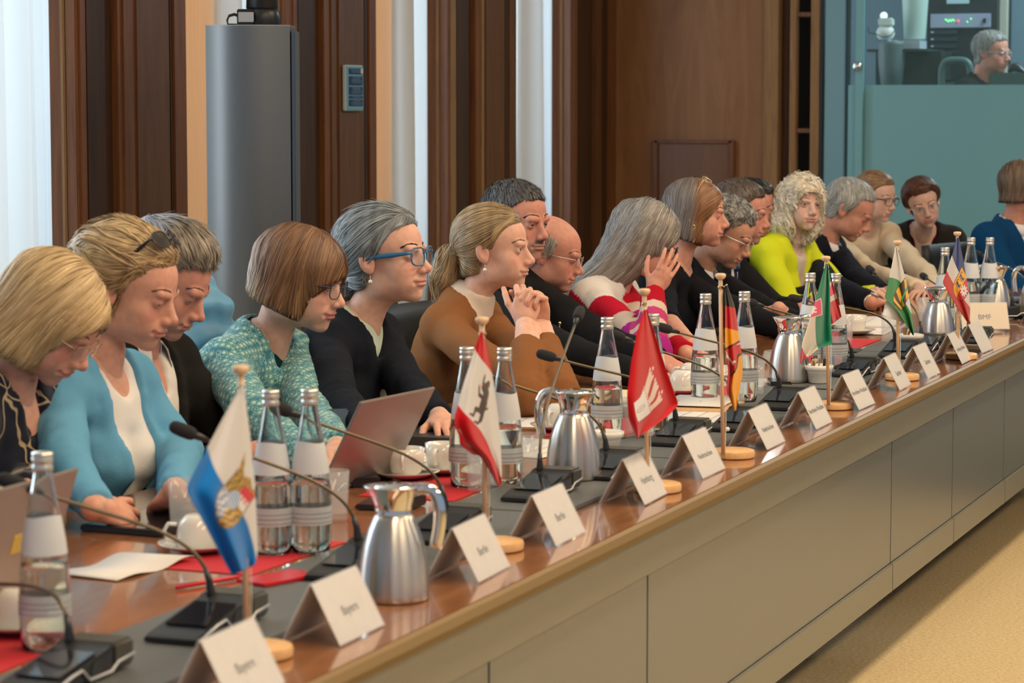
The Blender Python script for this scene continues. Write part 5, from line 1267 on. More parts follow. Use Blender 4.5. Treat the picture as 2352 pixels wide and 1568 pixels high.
# --- cups, saucers, glasses, bowls
porc = mat('porcelain', (.80, .78, .72), .15, coat=.4)
def lathe_thing(name, lab, cat, p, prof, m, part='bowl', n=40, group=None, z=None):
    r = thing(name, lab, cat, (p.x, p.y, zon(p) if z is None else z), 0, group); MB().lathe(prof, n=n).obj(part, m, r, smooth=True); return r
SAUC = [(0, 0), (.03, 0), (.045, .004), (.062, .011), (.071, .015), (.072, .0165), (.060, .013), (.045, .0065), (.026, .004), (0, .004)]
def cup(p, lab, up=True, z=0, rz=0, saucer=True, slab=None, wrapped=False):
    zz = zon(p)+.0005
    if saucer: lathe_thing('saucer', slab or ('white saucer under the '+lab.split(' on ')[0]), 'saucer', p, SAUC, porc, 'dish', z=zz, group='white saucers')
    r = thing('coffee_cup', lab, 'cup', (p.x, p.y, zz+(.0048 if saucer else 0)), rz, 'white coffee cups')
    pr_ = [(0, 0), (.020, 0), (.024, .003), (.034, .012), (.038, .035), (.0395, .060), (.037, .060), (.035, .035), (.031, .014), (0, .006)]
    if not up: pr_ = [(a, .0605-z_) for a, z_ in pr_]
    MB().lathe(pr_, n=40).obj('bowl', porc, r, smooth=True)
    hz = .034 if up else .028; MB().tube([(.037, 0, hz+.016), (.052, 0, hz+.017), (.060, 0, hz+.004), (.054, 0, hz-.012), (.036, 0, hz-.017)], .0038, 10).obj('handle', porc, r, smooth=True)
    return r
cup(T(42, 1452), 'upturned white cup behind the nearest bottle', up=False, rz=2.5, slab='white saucer behind the nearest bottle')
cup(T(455, 1268), 'upturned white cup behind the blue and white flag', up=False, rz=2, slab='white saucer behind the blue and white flag')
cup(T(933, 1100), 'white cup under the microphone neck beside the laptop', rz=3.4, slab='white saucer with the cup beside the laptop')
cup(T(1018, 1088), 'white cup left of the bear flag', rz=3.2, slab='white saucer left of the bear flag')
cup(T(1568, 906), 'upturned white cup right of the red castle flag', up=False, rz=.5, slab='white saucer right of the red castle flag')
cup(T(1590, 888), 'upturned white cup behind the one right of the castle flag', up=False, rz=1.5, slab='second white saucer right of the castle flag')
cup(T(1285, 990), 'upturned white cup behind the second steel jug', up=False, rz=3, slab='white saucer behind the second steel jug')
cup(T(1963, 768), 'white cup right of the green, white and red flag', rz=3, slab='white saucer right of the green flag')
gls = mat('tumbler_glass', (.80, .86, .88), .03, alpha=.20, spec=1.0)
GPROF = [(0, 0), (.026, 0), (.028, .002), (.0285, .02), (.032, .095), (.0305, .095), (.0265, .02), (.026, .012), (0, .011)]
for i, (u, v, l) in enumerate([(1105, 1128, 'tumbler standing at the foot of the bear flag'), (1213, 1108, 'tumbler between the bear flag and the upright microphone'), (765, 1195, 'tumbler right of the two bottles behind the blue and white flag'), (1460, 1010, 'tumbler behind the left edge of the red castle flag'), (1520, 995, 'tumbler behind the right edge of the red castle flag'), (1730, 912, 'tumbler beside the bottle right of the black, red and gold flag'), (1898, 855, 'tumbler at the foot of the green, white and red flag'), (1938, 790, 'tumbler right of the green, white and red flag'), (2045, 790, 'tumbler just left of the white and green flag pole'), (2128, 745, 'tumbler beside the jug by the white and green flag'), (2252, 720, 'tumbler behind the cream card'), (425, 1215, 'tumbler left of the blue and white flag, beside the tablet')]):
    lathe_thing('tumbler', l, 'glass', T(u, v), GPROF, gls, 'glass_body', group='drinking glasses on the table')
def bowl(u, v, lab, n, seed):
    p = T(u, v); r = thing('white_bowl', lab, 'bowl', (p.x, p.y, ztop(p)), 0, 'white bowls with sticks')
    MB().lathe([(0, 0), (.026, 0), (.028, .003), (.034, .035), (.040, .038), (.041, .050), (.038, .051), (.035, .038), (.028, .008), (0, .006)], n=40).obj('bowl_body', porc, r, smooth=True)
    rr = np.random.RandomState(seed)
    for i in range(n):
        a = rr.rand()*6.28; c = Vector((.020*math.cos(a), .020*math.sin(a), .042)); R_ = Euler((rr.rand()-.5, .5*(rr.rand()-.5), a)).to_matrix()
        o = thing('sugar_stick', ['brown', 'cream', 'dark brown'][i % 3]+' sugar stick in the '+lab.split(',')[0]+', '+['upright', 'leaning', 'front', 'rear', 'side', 'low'][i % 6], 'sugar stick', (p.x, p.y, ztop(p)), 0, 'paper sticks in bowls')
        MB().box(c, (.010, .003, .055), R_).obj('wrapper', [mat('stick_brown', (.25, .12, .05), .5), mat('stick_cream', (.75, .65, .45), .5), mat('stick_dark', (.05, .035, .03), .4)][i % 3], o, bevel=.0008)
bowl(1880, 886, 'white bowl at the foot of the green flag', 6, 1); bowl(2092, 810, 'white bowl left of the fourth jug', 4, 2); bowl(1392, 1050, 'white bowl beside the second jug', 4, 3); bowl(2262, 752, 'white bowl behind the cream card', 4, 4)
gb = thing('glass_candle_bowl', 'round glass bowl behind the steel jug near the green flag', 'bowl', tuple(T(1782, 842))); gb.location.z = TE
MB().lathe([(0, 0), (.02, 0), (.036, .012), (.042, .03), (.036, .048), (.034, .047), (.039, .03), (.033, .014), (0, .006)], n=36).obj('glass_body', gls, gb, smooth=True)
# --- papers, books, devices
wp = mat('paper_white', (.74, .72, .70), .8); tx = mat('print_grey_text', (.35, .35, .38), .7)
def sheet(u, v, w_, d_, rz, lab, z=0, curl=0.0, lines=0, m=None, name='paper', cat='paper', th=.0012, part='sheet', pages=0):
    p = T(u, v) if isinstance(u, (int, float)) and v is not None else u; r = thing(name, lab, cat, (p.x, p.y, zon(p)+z), math.radians(rz))
    nx = 14; V = []; 
    for i in range(nx+1):
        for j in (0, 1):
            s = i/nx; V.append(((s-.5)*w_, (j-.5)*d_, th+curl*(math.sin(s*9+j)*.5+.5)*(.3+s)))
    mb = MB().add(V, [(2*i, 2*i+2, 2*i+3, 2*i+1) for i in range(nx)]); o = mb.obj(part, m or wp, r, smooth=True); md = o.modifiers.new('s', 'SOLIDIFY'); md.thickness = th; md.offset = -1
    for k in range(lines): MB().box((-w_*.05*(k % 2), d_*(.36-.72*k/max(lines-1, 1)), th+.0003), (w_*(.78-.1*(k % 3)), .0028, .0002)).obj('print_line', tx, r)
    return r
sheet(290, 1305, .22, .13, -8, 'crumpled white napkin on the wood left of the blue and white flag', curl=.010, name='napkin', cat='napkin')
sheet(895, 1062, .32, .23, 4, 'white printed sheets between the laptop and the cup', lines=9)
sheet(1215, 1030, .30, .21, -6, 'white sheets behind the upright microphone', lines=5)
sheet(1228, 965, .30, .21, 10, 'white sheets lying under the elbows of the woman in brown', lines=4)
sheet(1380, 912, .26, .20, 5, 'cream writing pad beside the bottle left of the castle flag', m=mat('pad_cream', (.75, .66, .48), .8), name='writing_pad', cat='notepad', th=.008)
sheet(1590, 962, .26, .18, 2, 'white sheet lying behind the microphone right of the castle flag', lines=4)
sheet(1610, 935, .24, .16, 6, 'white booklet on the wooden tray right of the castle flag', z=.014, curl=.003, lines=3)
r = thing('wooden_tray', 'flat light wooden tray under the booklet right of the castle flag', 'tray', tuple(T(1608, 940)), math.radians(4)); r.location.z = TE; MB().box((0, 0, .006), (.27, .19, .012)).obj('board', basew, r, bevel=.003)
sheet(1715, 880, .22, .16, 8, 'white sheet standing behind the bottle right of the black, red and gold flag', lines=3)
sheet(1650, 850, .30, .20, 5, 'large white sheets in front of the woman in black', lines=5)
sheet(2000, 745, .34, .2, 4, 'pile of white documents right of the green, white and red flag', th=.014, lines=3, name='document_pile', cat='documents')
sheet(1995, 760, .30, .16, 3, 'white booklet in front of the pile right of the green flag', lines=3)
sheet(2165, 678, .46, .24, 8, 'wide white papers under the hands of the woman in cream', th=.006, lines=4)
sheet(2190, 712, .22, .16, 0, 'printed sheets behind the blue, white and red flag', lines=4)
blackp = mat('plastic_black', (.014, .014, .016), .3)
def device(u, v, w_, d_, h_, rz, name, lab, cat, m=None, scrn=False, y=None):
    p = T(u, v); r = thing(name, lab, cat, (p.x, p.y, zon(p)), math.radians(rz)); MB().box((0, 0, h_/2), (w_, d_, h_)).obj('case', m or blackp, r, bevel=min(.003, h_*.3))
    if scrn: MB().box((0, 0, h_+.0004), (w_*.92, d_*.90, .0008)).obj('screen', mat('screen_glossy', (.01, .012, .016), .04, spec=.8), r)
    return r
device(360, 1205, .25, .18, .012, -4, 'tablet', 'black tablet under the hands of the woman in light blue', 'tablet', scrn=True)
device(1010, 1008, .32, .22, .024, 6, 'closed_laptop', 'dark laptop under the hand of the woman in the dark blazer', 'laptop', m=mat('laptop_dark', (.035, .036, .04), .45))
device(880, 1160, .15, .075, .009, 8, 'mobile_phone', 'black phone on the wood behind the nearest steel jug', 'phone', scrn=True)
device(835, 1112, .10, .06, .02, 30, 'computer_mouse', 'small black mouse at the foot of the open laptop', 'mouse')
device(940, 1165, .07, .045, .022, 0, 'black_adapter', 'small black adapter behind the rim of the nearest jug', 'adapter')
device(1790, 888, .12, .06, .012, 20, 'spectacles_case', 'small dark spectacles case beside the third steel jug', 'case')
device(1950, 812, .12, .07, .012, 5, 'mobile_phone', 'dark phone right of the green, white and red flag', 'phone')
r = thing('black_leather_pouch', 'crumpled black leather pouch behind the green flag stand', 'pouch', tuple(T(1958, 862))); r.location.z = PADZ+.001
V_, Q_ = nets(lambda P: ell(P, (0, 0, .016), (.085, .05, .017))-.0022*vnoise(P, 120, 4)-.0015*np.sin(P[:, 1]*300), (-.11, -.08, -.01), (.11, .08, .05), .004); me = npmesh('leather', V_, Q_); me.materials.append(mat('leather_black', (.008, .008, .009), .25)); o = bpy.data.objects.new('leather', me); COL.objects.link(o); o.parent = r
# pens
redp = mat('pen_red', (.55, .01, .02), .25)
p = T(480, 1343); r = thing('red_pen', 'red ballpoint pen on the wood left of the blue and white flag', 'pen', (p.x, p.y, TE+.005), math.radians(-24)); MB().tube([(-.07, 0, 0), (-.066, 0, 0), (.045, 0, 0), (.062, 0, 0), (.068, 0, 0)], [.002, .0042, .0042, .003, .0008], 12).obj('barrel', redp, r, smooth=True); MB().box((-.045, 0, .0055), (.04, .004, .0016)).obj('clip', silv, r)
device(640, 1343, .13, .07, .006, -20, 'red_notebook', 'small red notebook beside the red pen, behind the blue and white flag', 'notebook', m=redp)
# cables
def cable(pts, lab, rad=.0022, name='cable'):
    P_ = [T(u, v) for u, v in pts]; o3 = P_[0]; r = thing(name, lab, 'cable', (o3.x, o3.y, TE)); Q_ = [Vector((p.x-o3.x, p.y-o3.y, rad+.0005+dz)) for p, dz in zip(P_, [0]*len(P_))]
    S_ = []
    for i in range(len(Q_)-1):
        a, b_, c, d = Q_[max(i-1, 0)], Q_[i], Q_[i+1], Q_[min(i+2, len(Q_)-1)]
        for k in range(8):
            t = k/8; S_.append(.5*((2*b_)+(c-a)*t+(2*a-5*b_+4*c-d)*t*t+(3*b_-a-3*c+d)*t**3))
    S_.append(Q_[-1])
    for s in S_: s.z = rad+.0003+(PADZ-TE if 1.695 < s.y+o3.y < 1.94 else 0)+(.0015 if 1.96 < s.y+o3.y < 2.18 else 0)
    MB().tube(S_, rad, 8).obj('wire', blackp, r, smooth=True); return r
cable([(1345, 965), (1380, 975), (1420, 990), (1425, 1003), (1400, 1000), (1365, 985), (1350, 990), (1400, 1008), (1450, 1006)], 'tangled thin black cable on the red mat left of the castle flag', .0014)
cable([(1785, 893), (1800, 862), (1812, 872), (1808, 890), (1870, 900), (1925, 905), (1975, 925)], 'thin black cable running past the third jug to the name cards', .0014)
cable([(783, 1118), (820, 1075), (850, 1080), (868, 1110), (862, 1130)], 'black cable looping from the open laptop', .0018)
# open laptops
def laptop(c, rz, lab, w_=.31, d_=.21, ang=112, m=None, logo=True, sticker=False):
    r = thing('open_laptop', lab, 'laptop', (c.x, c.y, TE), math.radians(rz)); mm = m or mat('laptop_silver', (.42, .36, .33), .38, .6)
    MB().box((0, 0, .007), (w_, d_, .013)).obj('base', mm, r, bevel=.003); MB().box((0, .0, .0142), (w_*.88, d_*.55, .0012)).obj('keyboard', blackp, r)
    a = math.radians(ang-90); R_ = Matrix.Rotation(a, 3, 'X'); h = Vector((0, -d_/2, .012)); 
    MB().box(h+R_ @ Vector((0, 0, d_/2)), (w_, .006, d_), R_).obj('lid', mm, r, bevel=.002)
    MB().box(h+R_ @ Vector((0, .0035, d_/2)), (w_*.94, .001, d_*.90), R_).obj('screen', mat('laptop_screen', (.05, .10, .14), .1, emit=(.2, .35, .5), es=.15), r)
    if sticker: MB().box(h+R_ @ Vector((w_*.10, -.0035, d_*.55)), (.045, .001, .03), R_).obj('sticker', mat('sticker_yellow', (.75, .52, .10), .6), r)
    return r
c = T(757, 1138); laptop(Vector((c.x+.15, c.y+.105, 0)), -6, 'open silver laptop seen from its back, behind the nearest steel jug', ang=118)
c = T(95, 1405); laptop(Vector((c.x-.165, c.y+.115, 0)), 2, 'silver laptop with a yellow sticker at the left edge', ang=108, sticker=True, w_=.33, d_=.23)
p = T(1186, 925); r = thing('standing_tablet', 'dark tablet standing on edge right behind the bottle of the bear flag', 'tablet', (p.x, p.y, TE), math.radians(11)); MB().box((0, .0, .088), (.20, .009, .175), Matrix.Rotation(.28, 3, 'X')).obj('case', mat('tablet_grey', (.06, .065, .07), .4), r, bevel=.003)
p = T(770, 1050); r = thing('phone_in_case', 'dark blue phone case held upright behind the open laptop', 'phone', (p.x, p.y, TE), math.radians(-50)); MB().box((0, 0, .055), (.075, .012, .11), Matrix.Rotation(-.35, 3, 'X')).obj('case', mat('case_navy', (.01, .05, .11), .45), r, bevel=.005)
# ---------------------------------------------------------------- the people
def pt(u, v, y=None, x=None, z=None): return np.array(at(u, v, x=x, y=y, z=z))
def tp(u, v, dz=.035): return np.array(at(u, v, z=TZ+dz))
wire = lambda n, c, m=1: mat('frame_'+n, c, .3, m)
def patterned(name, kind):
    m = mat(name, (.1, .1, .1), .85, sheen=.2, spec=.2)
    tc = N(m, 'ShaderNodeTexCoord')
    if kind == 'rings':
        v = N(m, 'ShaderNodeTexVoronoi', Scale=62.0, Randomness=.35); L(m, tc, 'Object', v, 0); r = ramp(m, [(.30, (.42, .62, .50)), (.36, (.06, .25, .30)), (.44, (.02, .16, .22)), (.50, (.30, .52, .48)), (.60, (.04, .20, .26))]); L(m, v, 'Distance', r, 0); L(m, r, 0, bsdf(m), 'Base Color')
    else:
        v = N(m, 'ShaderNodeTexVoronoi', Scale=17.0, _feature='DISTANCE_TO_EDGE'); mp = N(m, 'ShaderNodeMapping'); mp.inputs['Scale'].default_value = (1, 1, .45); n = N(m, 'ShaderNodeTexNoise', Scale=9.0); mx = N(m, 'ShaderNodeMix', _data_type='RGBA'); mx.inputs[0].default_value = .12
        L(m, tc, 'Object', n, 0); L(m, tc, 'Object', mx, 6); L(m, n, 1, mx, 7); L(m, mx, 2, mp, 0); L(m, mp, 0, v, 0); r = ramp(m, [(.020, (.42, .33, .20)), (.034, (.006, .008, .022))]); L(m, v, 'Distance', r, 0); L(m, r, 0, bsdf(m), 'Base Color')
    return m
FAIR = (.72, .44, .33); ROSY = (.68, .37, .27); TAN = (.60, .34, .23); PALE = (.76, .52, .42); RUDDY = (.62, .31, .23)
GREY = (.10, .105, .11); 
# 1 blonde bob, navy blouse
person('person with a blonde bob and navy blouse with pale lines, at the left edge', pt(118, 728, y=2.66), -86, 38, 0, 'f', .98, 'down', skin=ROSY, face=dict(lip=.5),
       hair=('bob', dict(col=(.36, .22, .085), col2=(.74, .55, .30), len=.098, wide=.006, fringe=.062, facew=.085, facex=.108, part=.03, ll=.16, hs=3, lw=.0018, wav=.08)), browcol=(.35, .22, .12), taz=-88,
       under=('skin_top', dict(col=(.006, .008, .022), off=.003, sleeve=0, scoop=(.10, .02, .05, .10), mat=patterned('print_navy', 'lines'))),
       top=('blouse', dict(col=(.01, .01, .03), off=.012, v=(.01, -.22, .05, .0), neck=.058, mat=patterned('print_navy', 'lines'), wr=.005)), q='near',
       glasses=dict(mat=wire('thin_gold', (.5, .38, .25)), w=.023, h=.017, th=.0007), arms={-1: dict(w=tp(20, 1190, .10)), 1: dict(w=tp(60, 1130, .08))}, chair='black chair of the blonde person at the left edge')
# 2 updo, light blue cardigan
person('person with sunglasses on pinned-up blonde hair, wearing a light blue cardigan', pt(298, 660, y=2.68), -84, 18, 0, 'f', 1.0, 'down', skin=ROSY, face=dict(lip=.6),
       hair=('updo', dict(col=(.20, .11, .045), col2=(.58, .40, .20), knot=(-.10, 0, .035), ll=.10, hs=5, lw=.0019, t=.012, fly=2.5, col3=(.62, .46, .25), c3dir=(-.7, 0, .7), c3a=.03, c3b=.12, c3k=.7, strand=[((.012, .070, -.01), (-.005, .066, -.11), .0035, .0018), ((.012, -.070, -.01), (-.005, -.066, -.12), .004, .0018)])), browcol=(.28, .17, .09), taz=-88,
       under=('white_top', dict(col=(.78, .75, .72), off=.004, sleeve=0, scoop=(.11, .0, .055, .075), neck=.058)),
       top=('cardigan', dict(col=(.13, .36, .56), off=.012, v=(.03, -.60, .074, .052), lapel=.03, neck=.066, wr=.0045)), q='near',
       glasses=dict(mat=mat('frame_black', (.01, .01, .012), .25), w=.026, h=.019, th=.0016, tw=2.0, dark=True, base=(.052, 0, .128), tilt=-1.0),
       arms={-1: dict(w=tp(222, 1168, .045), x=tp(330, 1180, .02)-tp(222, 1168, .045), z=(-.75, -.35, .7), curl=[(.2, .4, .2), (.3, .5, .3), (.45, .6, .3), (.6, .6, .3)], spread=.22, thumb=.2), 1: dict(w=tp(402, 1130, .060), x=tp(352, 1180, .0)-tp(402, 1130, .060), z=(-.1, .2, 1), curl=[(.35, .5, .3), (.3, .6, .4), (.5, .7, .4), (.6, .7, .4)], hs=.92, e=pt(412, 1045, y=2.66))}, chair='black chair of the person in light blue')
# 3 grey-brown man
person('man with tousled grey-brown hair looking down, dark suit jacket and open white shirt', pt(378, 642, y=2.80), -82, 28, 0, 'm', 1.0, 'down', skin=RUDDY, face=dict(lip=.4, stubble=.18),
       hair=('short', dict(col=(.10, .085, .07), col2=(.42, .36, .28), t=.016, top=.016, ll=.07, hs=6, lw=.0017, fly=3, fwd=1.2, col3=(.30, .36, .46), c3dir=(-1, 0, .2), c3a=.02, c3b=.08, c3k=.6)), browcol=(.16, .13, .11), taz=-90, tw=1.04,
       under=('shirt', dict(col=(.74, .71, .66), off=.005, sleeve=0, v=(.0, -.11, .028, .0), neck=.056)), collar=[dict(col=(.74, .71, .68), r=.057, op=30, wide=.024, pt=.06)],
       top=('jacket', dict(col=(.016, .015, .014), off=.014, v=(.02, -.34, .070, .0), lapel=.045, neck=.070, wr=.004)), legs=(.015, .015, .016), q='near', chair='black chair of the man in the open white shirt')
# quilted jacket on the chair behind
ql = at(452, 800, y=3.02); qt = thing('quilted_jacket', 'light blue quilted jacket behind the man in the white shirt', 'jacket', (ql.x, ql.y, .35))
qf = lambda P: smin(ell(P, (0, 0, .34), (.21, .085, .36)), ell(P, (.0, 0, .62), (.15, .075, .14)), .06)-.008*np.sin(P[:, 2]*75+.6*np.sin(P[:, 0]*30))-.006*vnoise(P, 30, 4)
V_, Q_ = nets(qf, (-.3, -.16, -.1), (.3, .16, .85), .010); me = npmesh('shell', V_, Q_); me.materials.append(mat('quilt_blue', (.10, .34, .58), .5, sheen=.2)); o = bpy.data.objects.new('shell', me); COL.objects.link(o); o.parent = qt
# 4 brown bob, teal jacket
person('woman with a brown bob with fringe and dark glasses, looking down, teal patterned jacket', pt(690, 640, y=2.70), -86, 12, 0, 'f', 1.0, 'down', skin=FAIR, face=dict(lip=.7, lipcol=(.42, .13, .14)),
       hair=('bob', dict(col=(.085, .035, .014), col2=(.30, .155, .07), len=.078, wide=.004, fringe=.026, facew=.10, facex=.118, part=.0, fwd=.5, ll=.14, hs=8, lw=.0016, wav=.06, slope=.25, col3=(.45, .33, .20), c3dir=(-1, 0, -.6), c3a=.06, c3b=.13, c3k=.75)), browcol=(.12, .07, .04), taz=-90, belly=.02, tw=1.05,
       under=('dark_top', dict(col=(.0, .03, .04), off=.004, sleeve=0, neck=.056)),
       top=('jacket', dict(col=(.2, .4, .4), off=.014, v=(.0, -.30, .048, .0), neck=.064, mat=patterned('print_teal', 'rings'), wr=.0045)), q='near',
       glasses=dict(mat=mat('frame_navy', (.012, .015, .03), .3), w=.022, h=.019, th=.0013), arms={-1: dict(w=tp(712, 1052, .04)), 1: dict(w=tp(775, 1030, .05))}, legs=(.02, .05, .06), chair='black chair of the woman in the teal jacket')
# 5 grey hair, blue glasses
person('woman with tied-back grey hair, blue-framed glasses and a dark blazer over mint', pt(884, 588, y=2.66), -92, -4, 0, 'f', 1.04, 'open', skin=FAIR, face=dict(lip=.5),
       hair=('back', dict(col=(.075, .085, .095), col2=(.34, .38, .40), t=.011, knot=(-.115, 0, -.045), ll=.10, hs=9, lw=.0014, fly=2.5, tail=[((-.10, 0, -.05), (-.125, 0, -.09), .030, .026), ((-.125, 0, -.09), (-.13, 0, -.13), .026, .012)])), browcol=(.06, .05, .045), taz=-88, tw=1.05, belly=.02,
       under=('mint_top', dict(col=(.50, .60, .50), off=.006, sleeve=0, neck=.055, neckz=.012)),
       top=('blazer', dict(col=(.010, .013, .020), off=.014, v=(.01, -.60, .052, .026), lapel=.035, neck=.072, wr=.0045)), q='near', glasses=dict(mat=mat('frame_blue', (.04, .16, .33), .15), w=.026, h=.021, th=.0022, tw=2.0, p=3.5), earring='pearl',
       arms={-1: dict(w=tp(862, 1004, .055), x=tp(965, 985, .02)-tp(862, 1004, .055), z=(-.2, -.1, 1), curl=[(.3, .55, .3), (.35, .6, .3), (.4, .7, .4), (.5, .7, .4)]), 1: dict(w=tp(1010, 960, .05))}, legs=(.012, .014, .02), chair='black chair of the woman with blue glasses')
# 6 ponytail, brown cardigan, clasped hands
Wr = pt(1206, 742, y=2.44); Wl = pt(1243, 742, y=2.42)
person('woman with a ponytail and brown cardigan resting her chin on clasped hands', pt(1134, 570, y=2.62), -84, 0, 0, 'f', .96, 'open', skin=FAIR, face=dict(lip=.45), gaze=(0, -4),
       hair=('back', dict(col=(.17, .10, .045), col2=(.50, .36, .19), t=.010, knot=(-.120, 0, -.012), ll=.13, hs=11, lw=.0013, fly=1.0, tail=[((-.105, 0, -.005), (-.135, 0, -.030), .020, .030), ((-.135, 0, -.030), (-.150, 0, -.085), .036, .040), ((-.150, 0, -.085), (-.165, 0, -.150), .038, .014)])), browcol=(.28, .18, .10), taz=-88, tw=.98,
       under=('turtleneck', dict(col=(.66, .56, .47), off=.006, sleeve=0, coll=(.0525, .040, 0), neck=0, wr=.004)),
       top=('cardigan', dict(col=(.24, .100, .036), off=.011, v=(.0, -.60, .060, .035), neck=.068, wr=.004, sleeve=.86)), q='near', earring='pearl',
       arms={-1: dict(w=Wr, e=tp(1208, 912, .05), x=(.25, .0, 1), z=(-1, -.55, .15), curl=[(.9, 1.2, .7), (1.0, 1.2, .8), (1.05, 1.2, .8), (1.1, 1.2, .8)], spread=.04, hs=.92, thumb=.8), 1: dict(w=Wl, e=tp(1287, 905, .05), x=(-.30, .0, 1), z=(1, -.45, .1), curl=[(.9, 1.2, .7), (1.0, 1.2, .8), (1.05, 1.2, .8), (1.1, 1.2, .8)], spread=.04, hs=.92, thumb=.8)}, legs=(.03, .02, .02), chair='black chair of the woman in the brown cardigan')
# 7 dark crewcut, moustache
i7 = person('man with dark crew cut and moustache in a black sweater, behind the woman in brown', pt(1186, 508, y=2.86), -108, 4, 0, 'm', 1.02, 'squint', skin=RUDDY, face=dict(lip=.3, stubble=.25, stache=(.05, .035, .03)),
       hair=('crew', dict(col=(.030, .028, .028), col2=(.13, .13, .14), t=.006, ll=.025, lw=.0012, hs=12, fly=1.5)), browcol=(.05, .035, .03), taz=-92, tw=1.10, belly=.03,
       under=('shirt', dict(col=(.7, .7, .7), off=.005, sleeve=0, neck=.056)), collar=[dict(col=(.72, .72, .72), r=.060, op=25, hb=.020, wide=.018)],
       top=('sweater', dict(col=(.012, .012, .013), off=.013, neck=.064, wr=.005)), q='near', arms={-1: dict(w=tp(1494, 866, .04), x=tp(1550, 852, .03)-tp(1494, 866, .04), curl=(.7, .9, .5), hs=1.0), 1: dict(w=tp(1520, 830, .04))}, legs=(.015, .015, .017), chair='black chair of the man with the moustache')
b_ = i7['surf'](i7['garment'][1], .10, -.17, .006); bd = thing('name_badge', 'name badge clipped to the black sweater of the man with the moustache', 'badge', tuple(pt(1284, 792, y=2.60)), math.radians(20))
MB().box((0, 0, 0), (.055, .004, .075)).obj('card', mat('badge_brown', (.12, .07, .05), .4), bd, bevel=.002); MB().box((0, -.003, -.015), (.045, .001, .03)).obj('insert', mat('badge_grey', (.35, .33, .32), .5), bd); MB().tube([(0, 0, .038), (.003, -.002, .055), (0, 0, .062)], .0015, 6).obj('clip', silv, bd); MB().sphere((0, -.002, .064), .005, 10, 8).obj('clip_head', mat('gold', (.83, .58, .22), .2, 1), bd)
# 8 bald with wire glasses
person('balding man with thin wire glasses looking down, right behind the man with the moustache', pt(1263, 580, y=2.84), -80, 14, 0, 'm', .98, 'down', skin=RUDDY, face=dict(lip=.35),
       hair=('bald', dict(col=(.20, .17, .15), col2=(.42, .39, .36), t=.004, ll=.04, lw=.0008, hs=13, fly=6, dens=.6)), browcol=(.25, .2, .16), taz=-90,
       top=('sweater', dict(col=(.42, .33, .24), off=.012, neck=.062)), q='mid', glasses=dict(mat=wire('steel', (.5, .5, .5)), w=.021, h=.015, th=.0008), legs=(.03, .03, .04), chair='black chair of the balding man')
# 9 long grey hair, striped sweater
def stripes9(V, l, A):
    cols = [(.74, .72, .70), (.50, .008, .030), (.62, .50, .42), (.36, .02, .22), (.30, .13, .015)]
    def pick(t, edges):
        k = np.zeros(len(t), int)
        for e in edges: k += t > e
        return k
    kt = np.clip(pick(-l[:, 2], (.055, .155, .195, .30)), 0, 4)
    C = np.array(cols)[kt]
    for s in (1, -1):
        S_, E, W_ = A[s]; ax = E-S_; t = ((V-S_) @ ax)/(ax @ ax); d = np.linalg.norm(V-S_-np.clip(t, 0, 1)[:, None]*ax, axis=1); m = (d < .085) & (t > .25)
        ka = np.clip(pick(t, (.05, .55, .72, 1.2)), 0, 4); C[m] = np.array(cols)[ka[m]]
        ax2 = W_-E; t2 = ((V-E) @ ax2)/(ax2 @ ax2); d2 = np.linalg.norm(V-E-np.clip(t2, 0, 1)[:, None]*ax2, axis=1); m2 = (d2 < .07) & (t2 > .12)
        c2 = [(.50, .05, .17), (.62, .50, .42), (.50, .05, .17), (.62, .50, .42), (.42, .006, .02)]; kb = np.clip(pick(t2, (.25, .38, .55, .68)), 0, 4); C[m2] = np.array(c2)[kb[m2]]
    return C
W9 = pt(1500, 668, y=2.45)
person('person with long grey hair and striped red sweater, hand before the face', pt(1482, 550, y=2.62), -80, 22, 0, 'f', 1.0, 'down', skin=ROSY, face=dict(lip=.5),
       hair=('long', dict(col=(.11, .095, .08), col2=(.44, .40, .35), len=.31, wide=.004, flare=.030, fringe=.060, facew=.066, facex=.085, ll=.20, ns=12, hs=14, lw=.0015, wave=.006, wav=.30, drop=(-.02, .13, .0), col3=(.20, .24, .28), c3dir=(-1, 0, .3), c3a=.0, c3b=.09, c3k=.35, dens=1.2)), browcol=(.2, .17, .14), taz=-86, tw=1.08, belly=.02,
       top=('sweater', dict(col=(.5, .01, .03), off=.014, paint=stripes9, h=.0062, neck=.062)), q='near', glasses=dict(mat=mat('frame_black', (.01, .01, .012), .25), w=.024, h=.018, th=.0016, tw=1.6),
       arms={-1: dict(w=W9, e=tp(1500, 808, .055), x=(.15, -.50, .85), z=(-.9, -.45, -.1), curl=[(.25, .3, .2), (.3, .3, .2), (.3, .3, .2), (.35, .3, .2)], spread=.10, thumb=.3, hs=.82), 1: dict(w=tp(1578, 812, .035), x=tp(1640, 815, .02)-tp(1578, 812, .035))}, legs=(.02, .03, .06), chair='black chair of the person in the striped sweater')
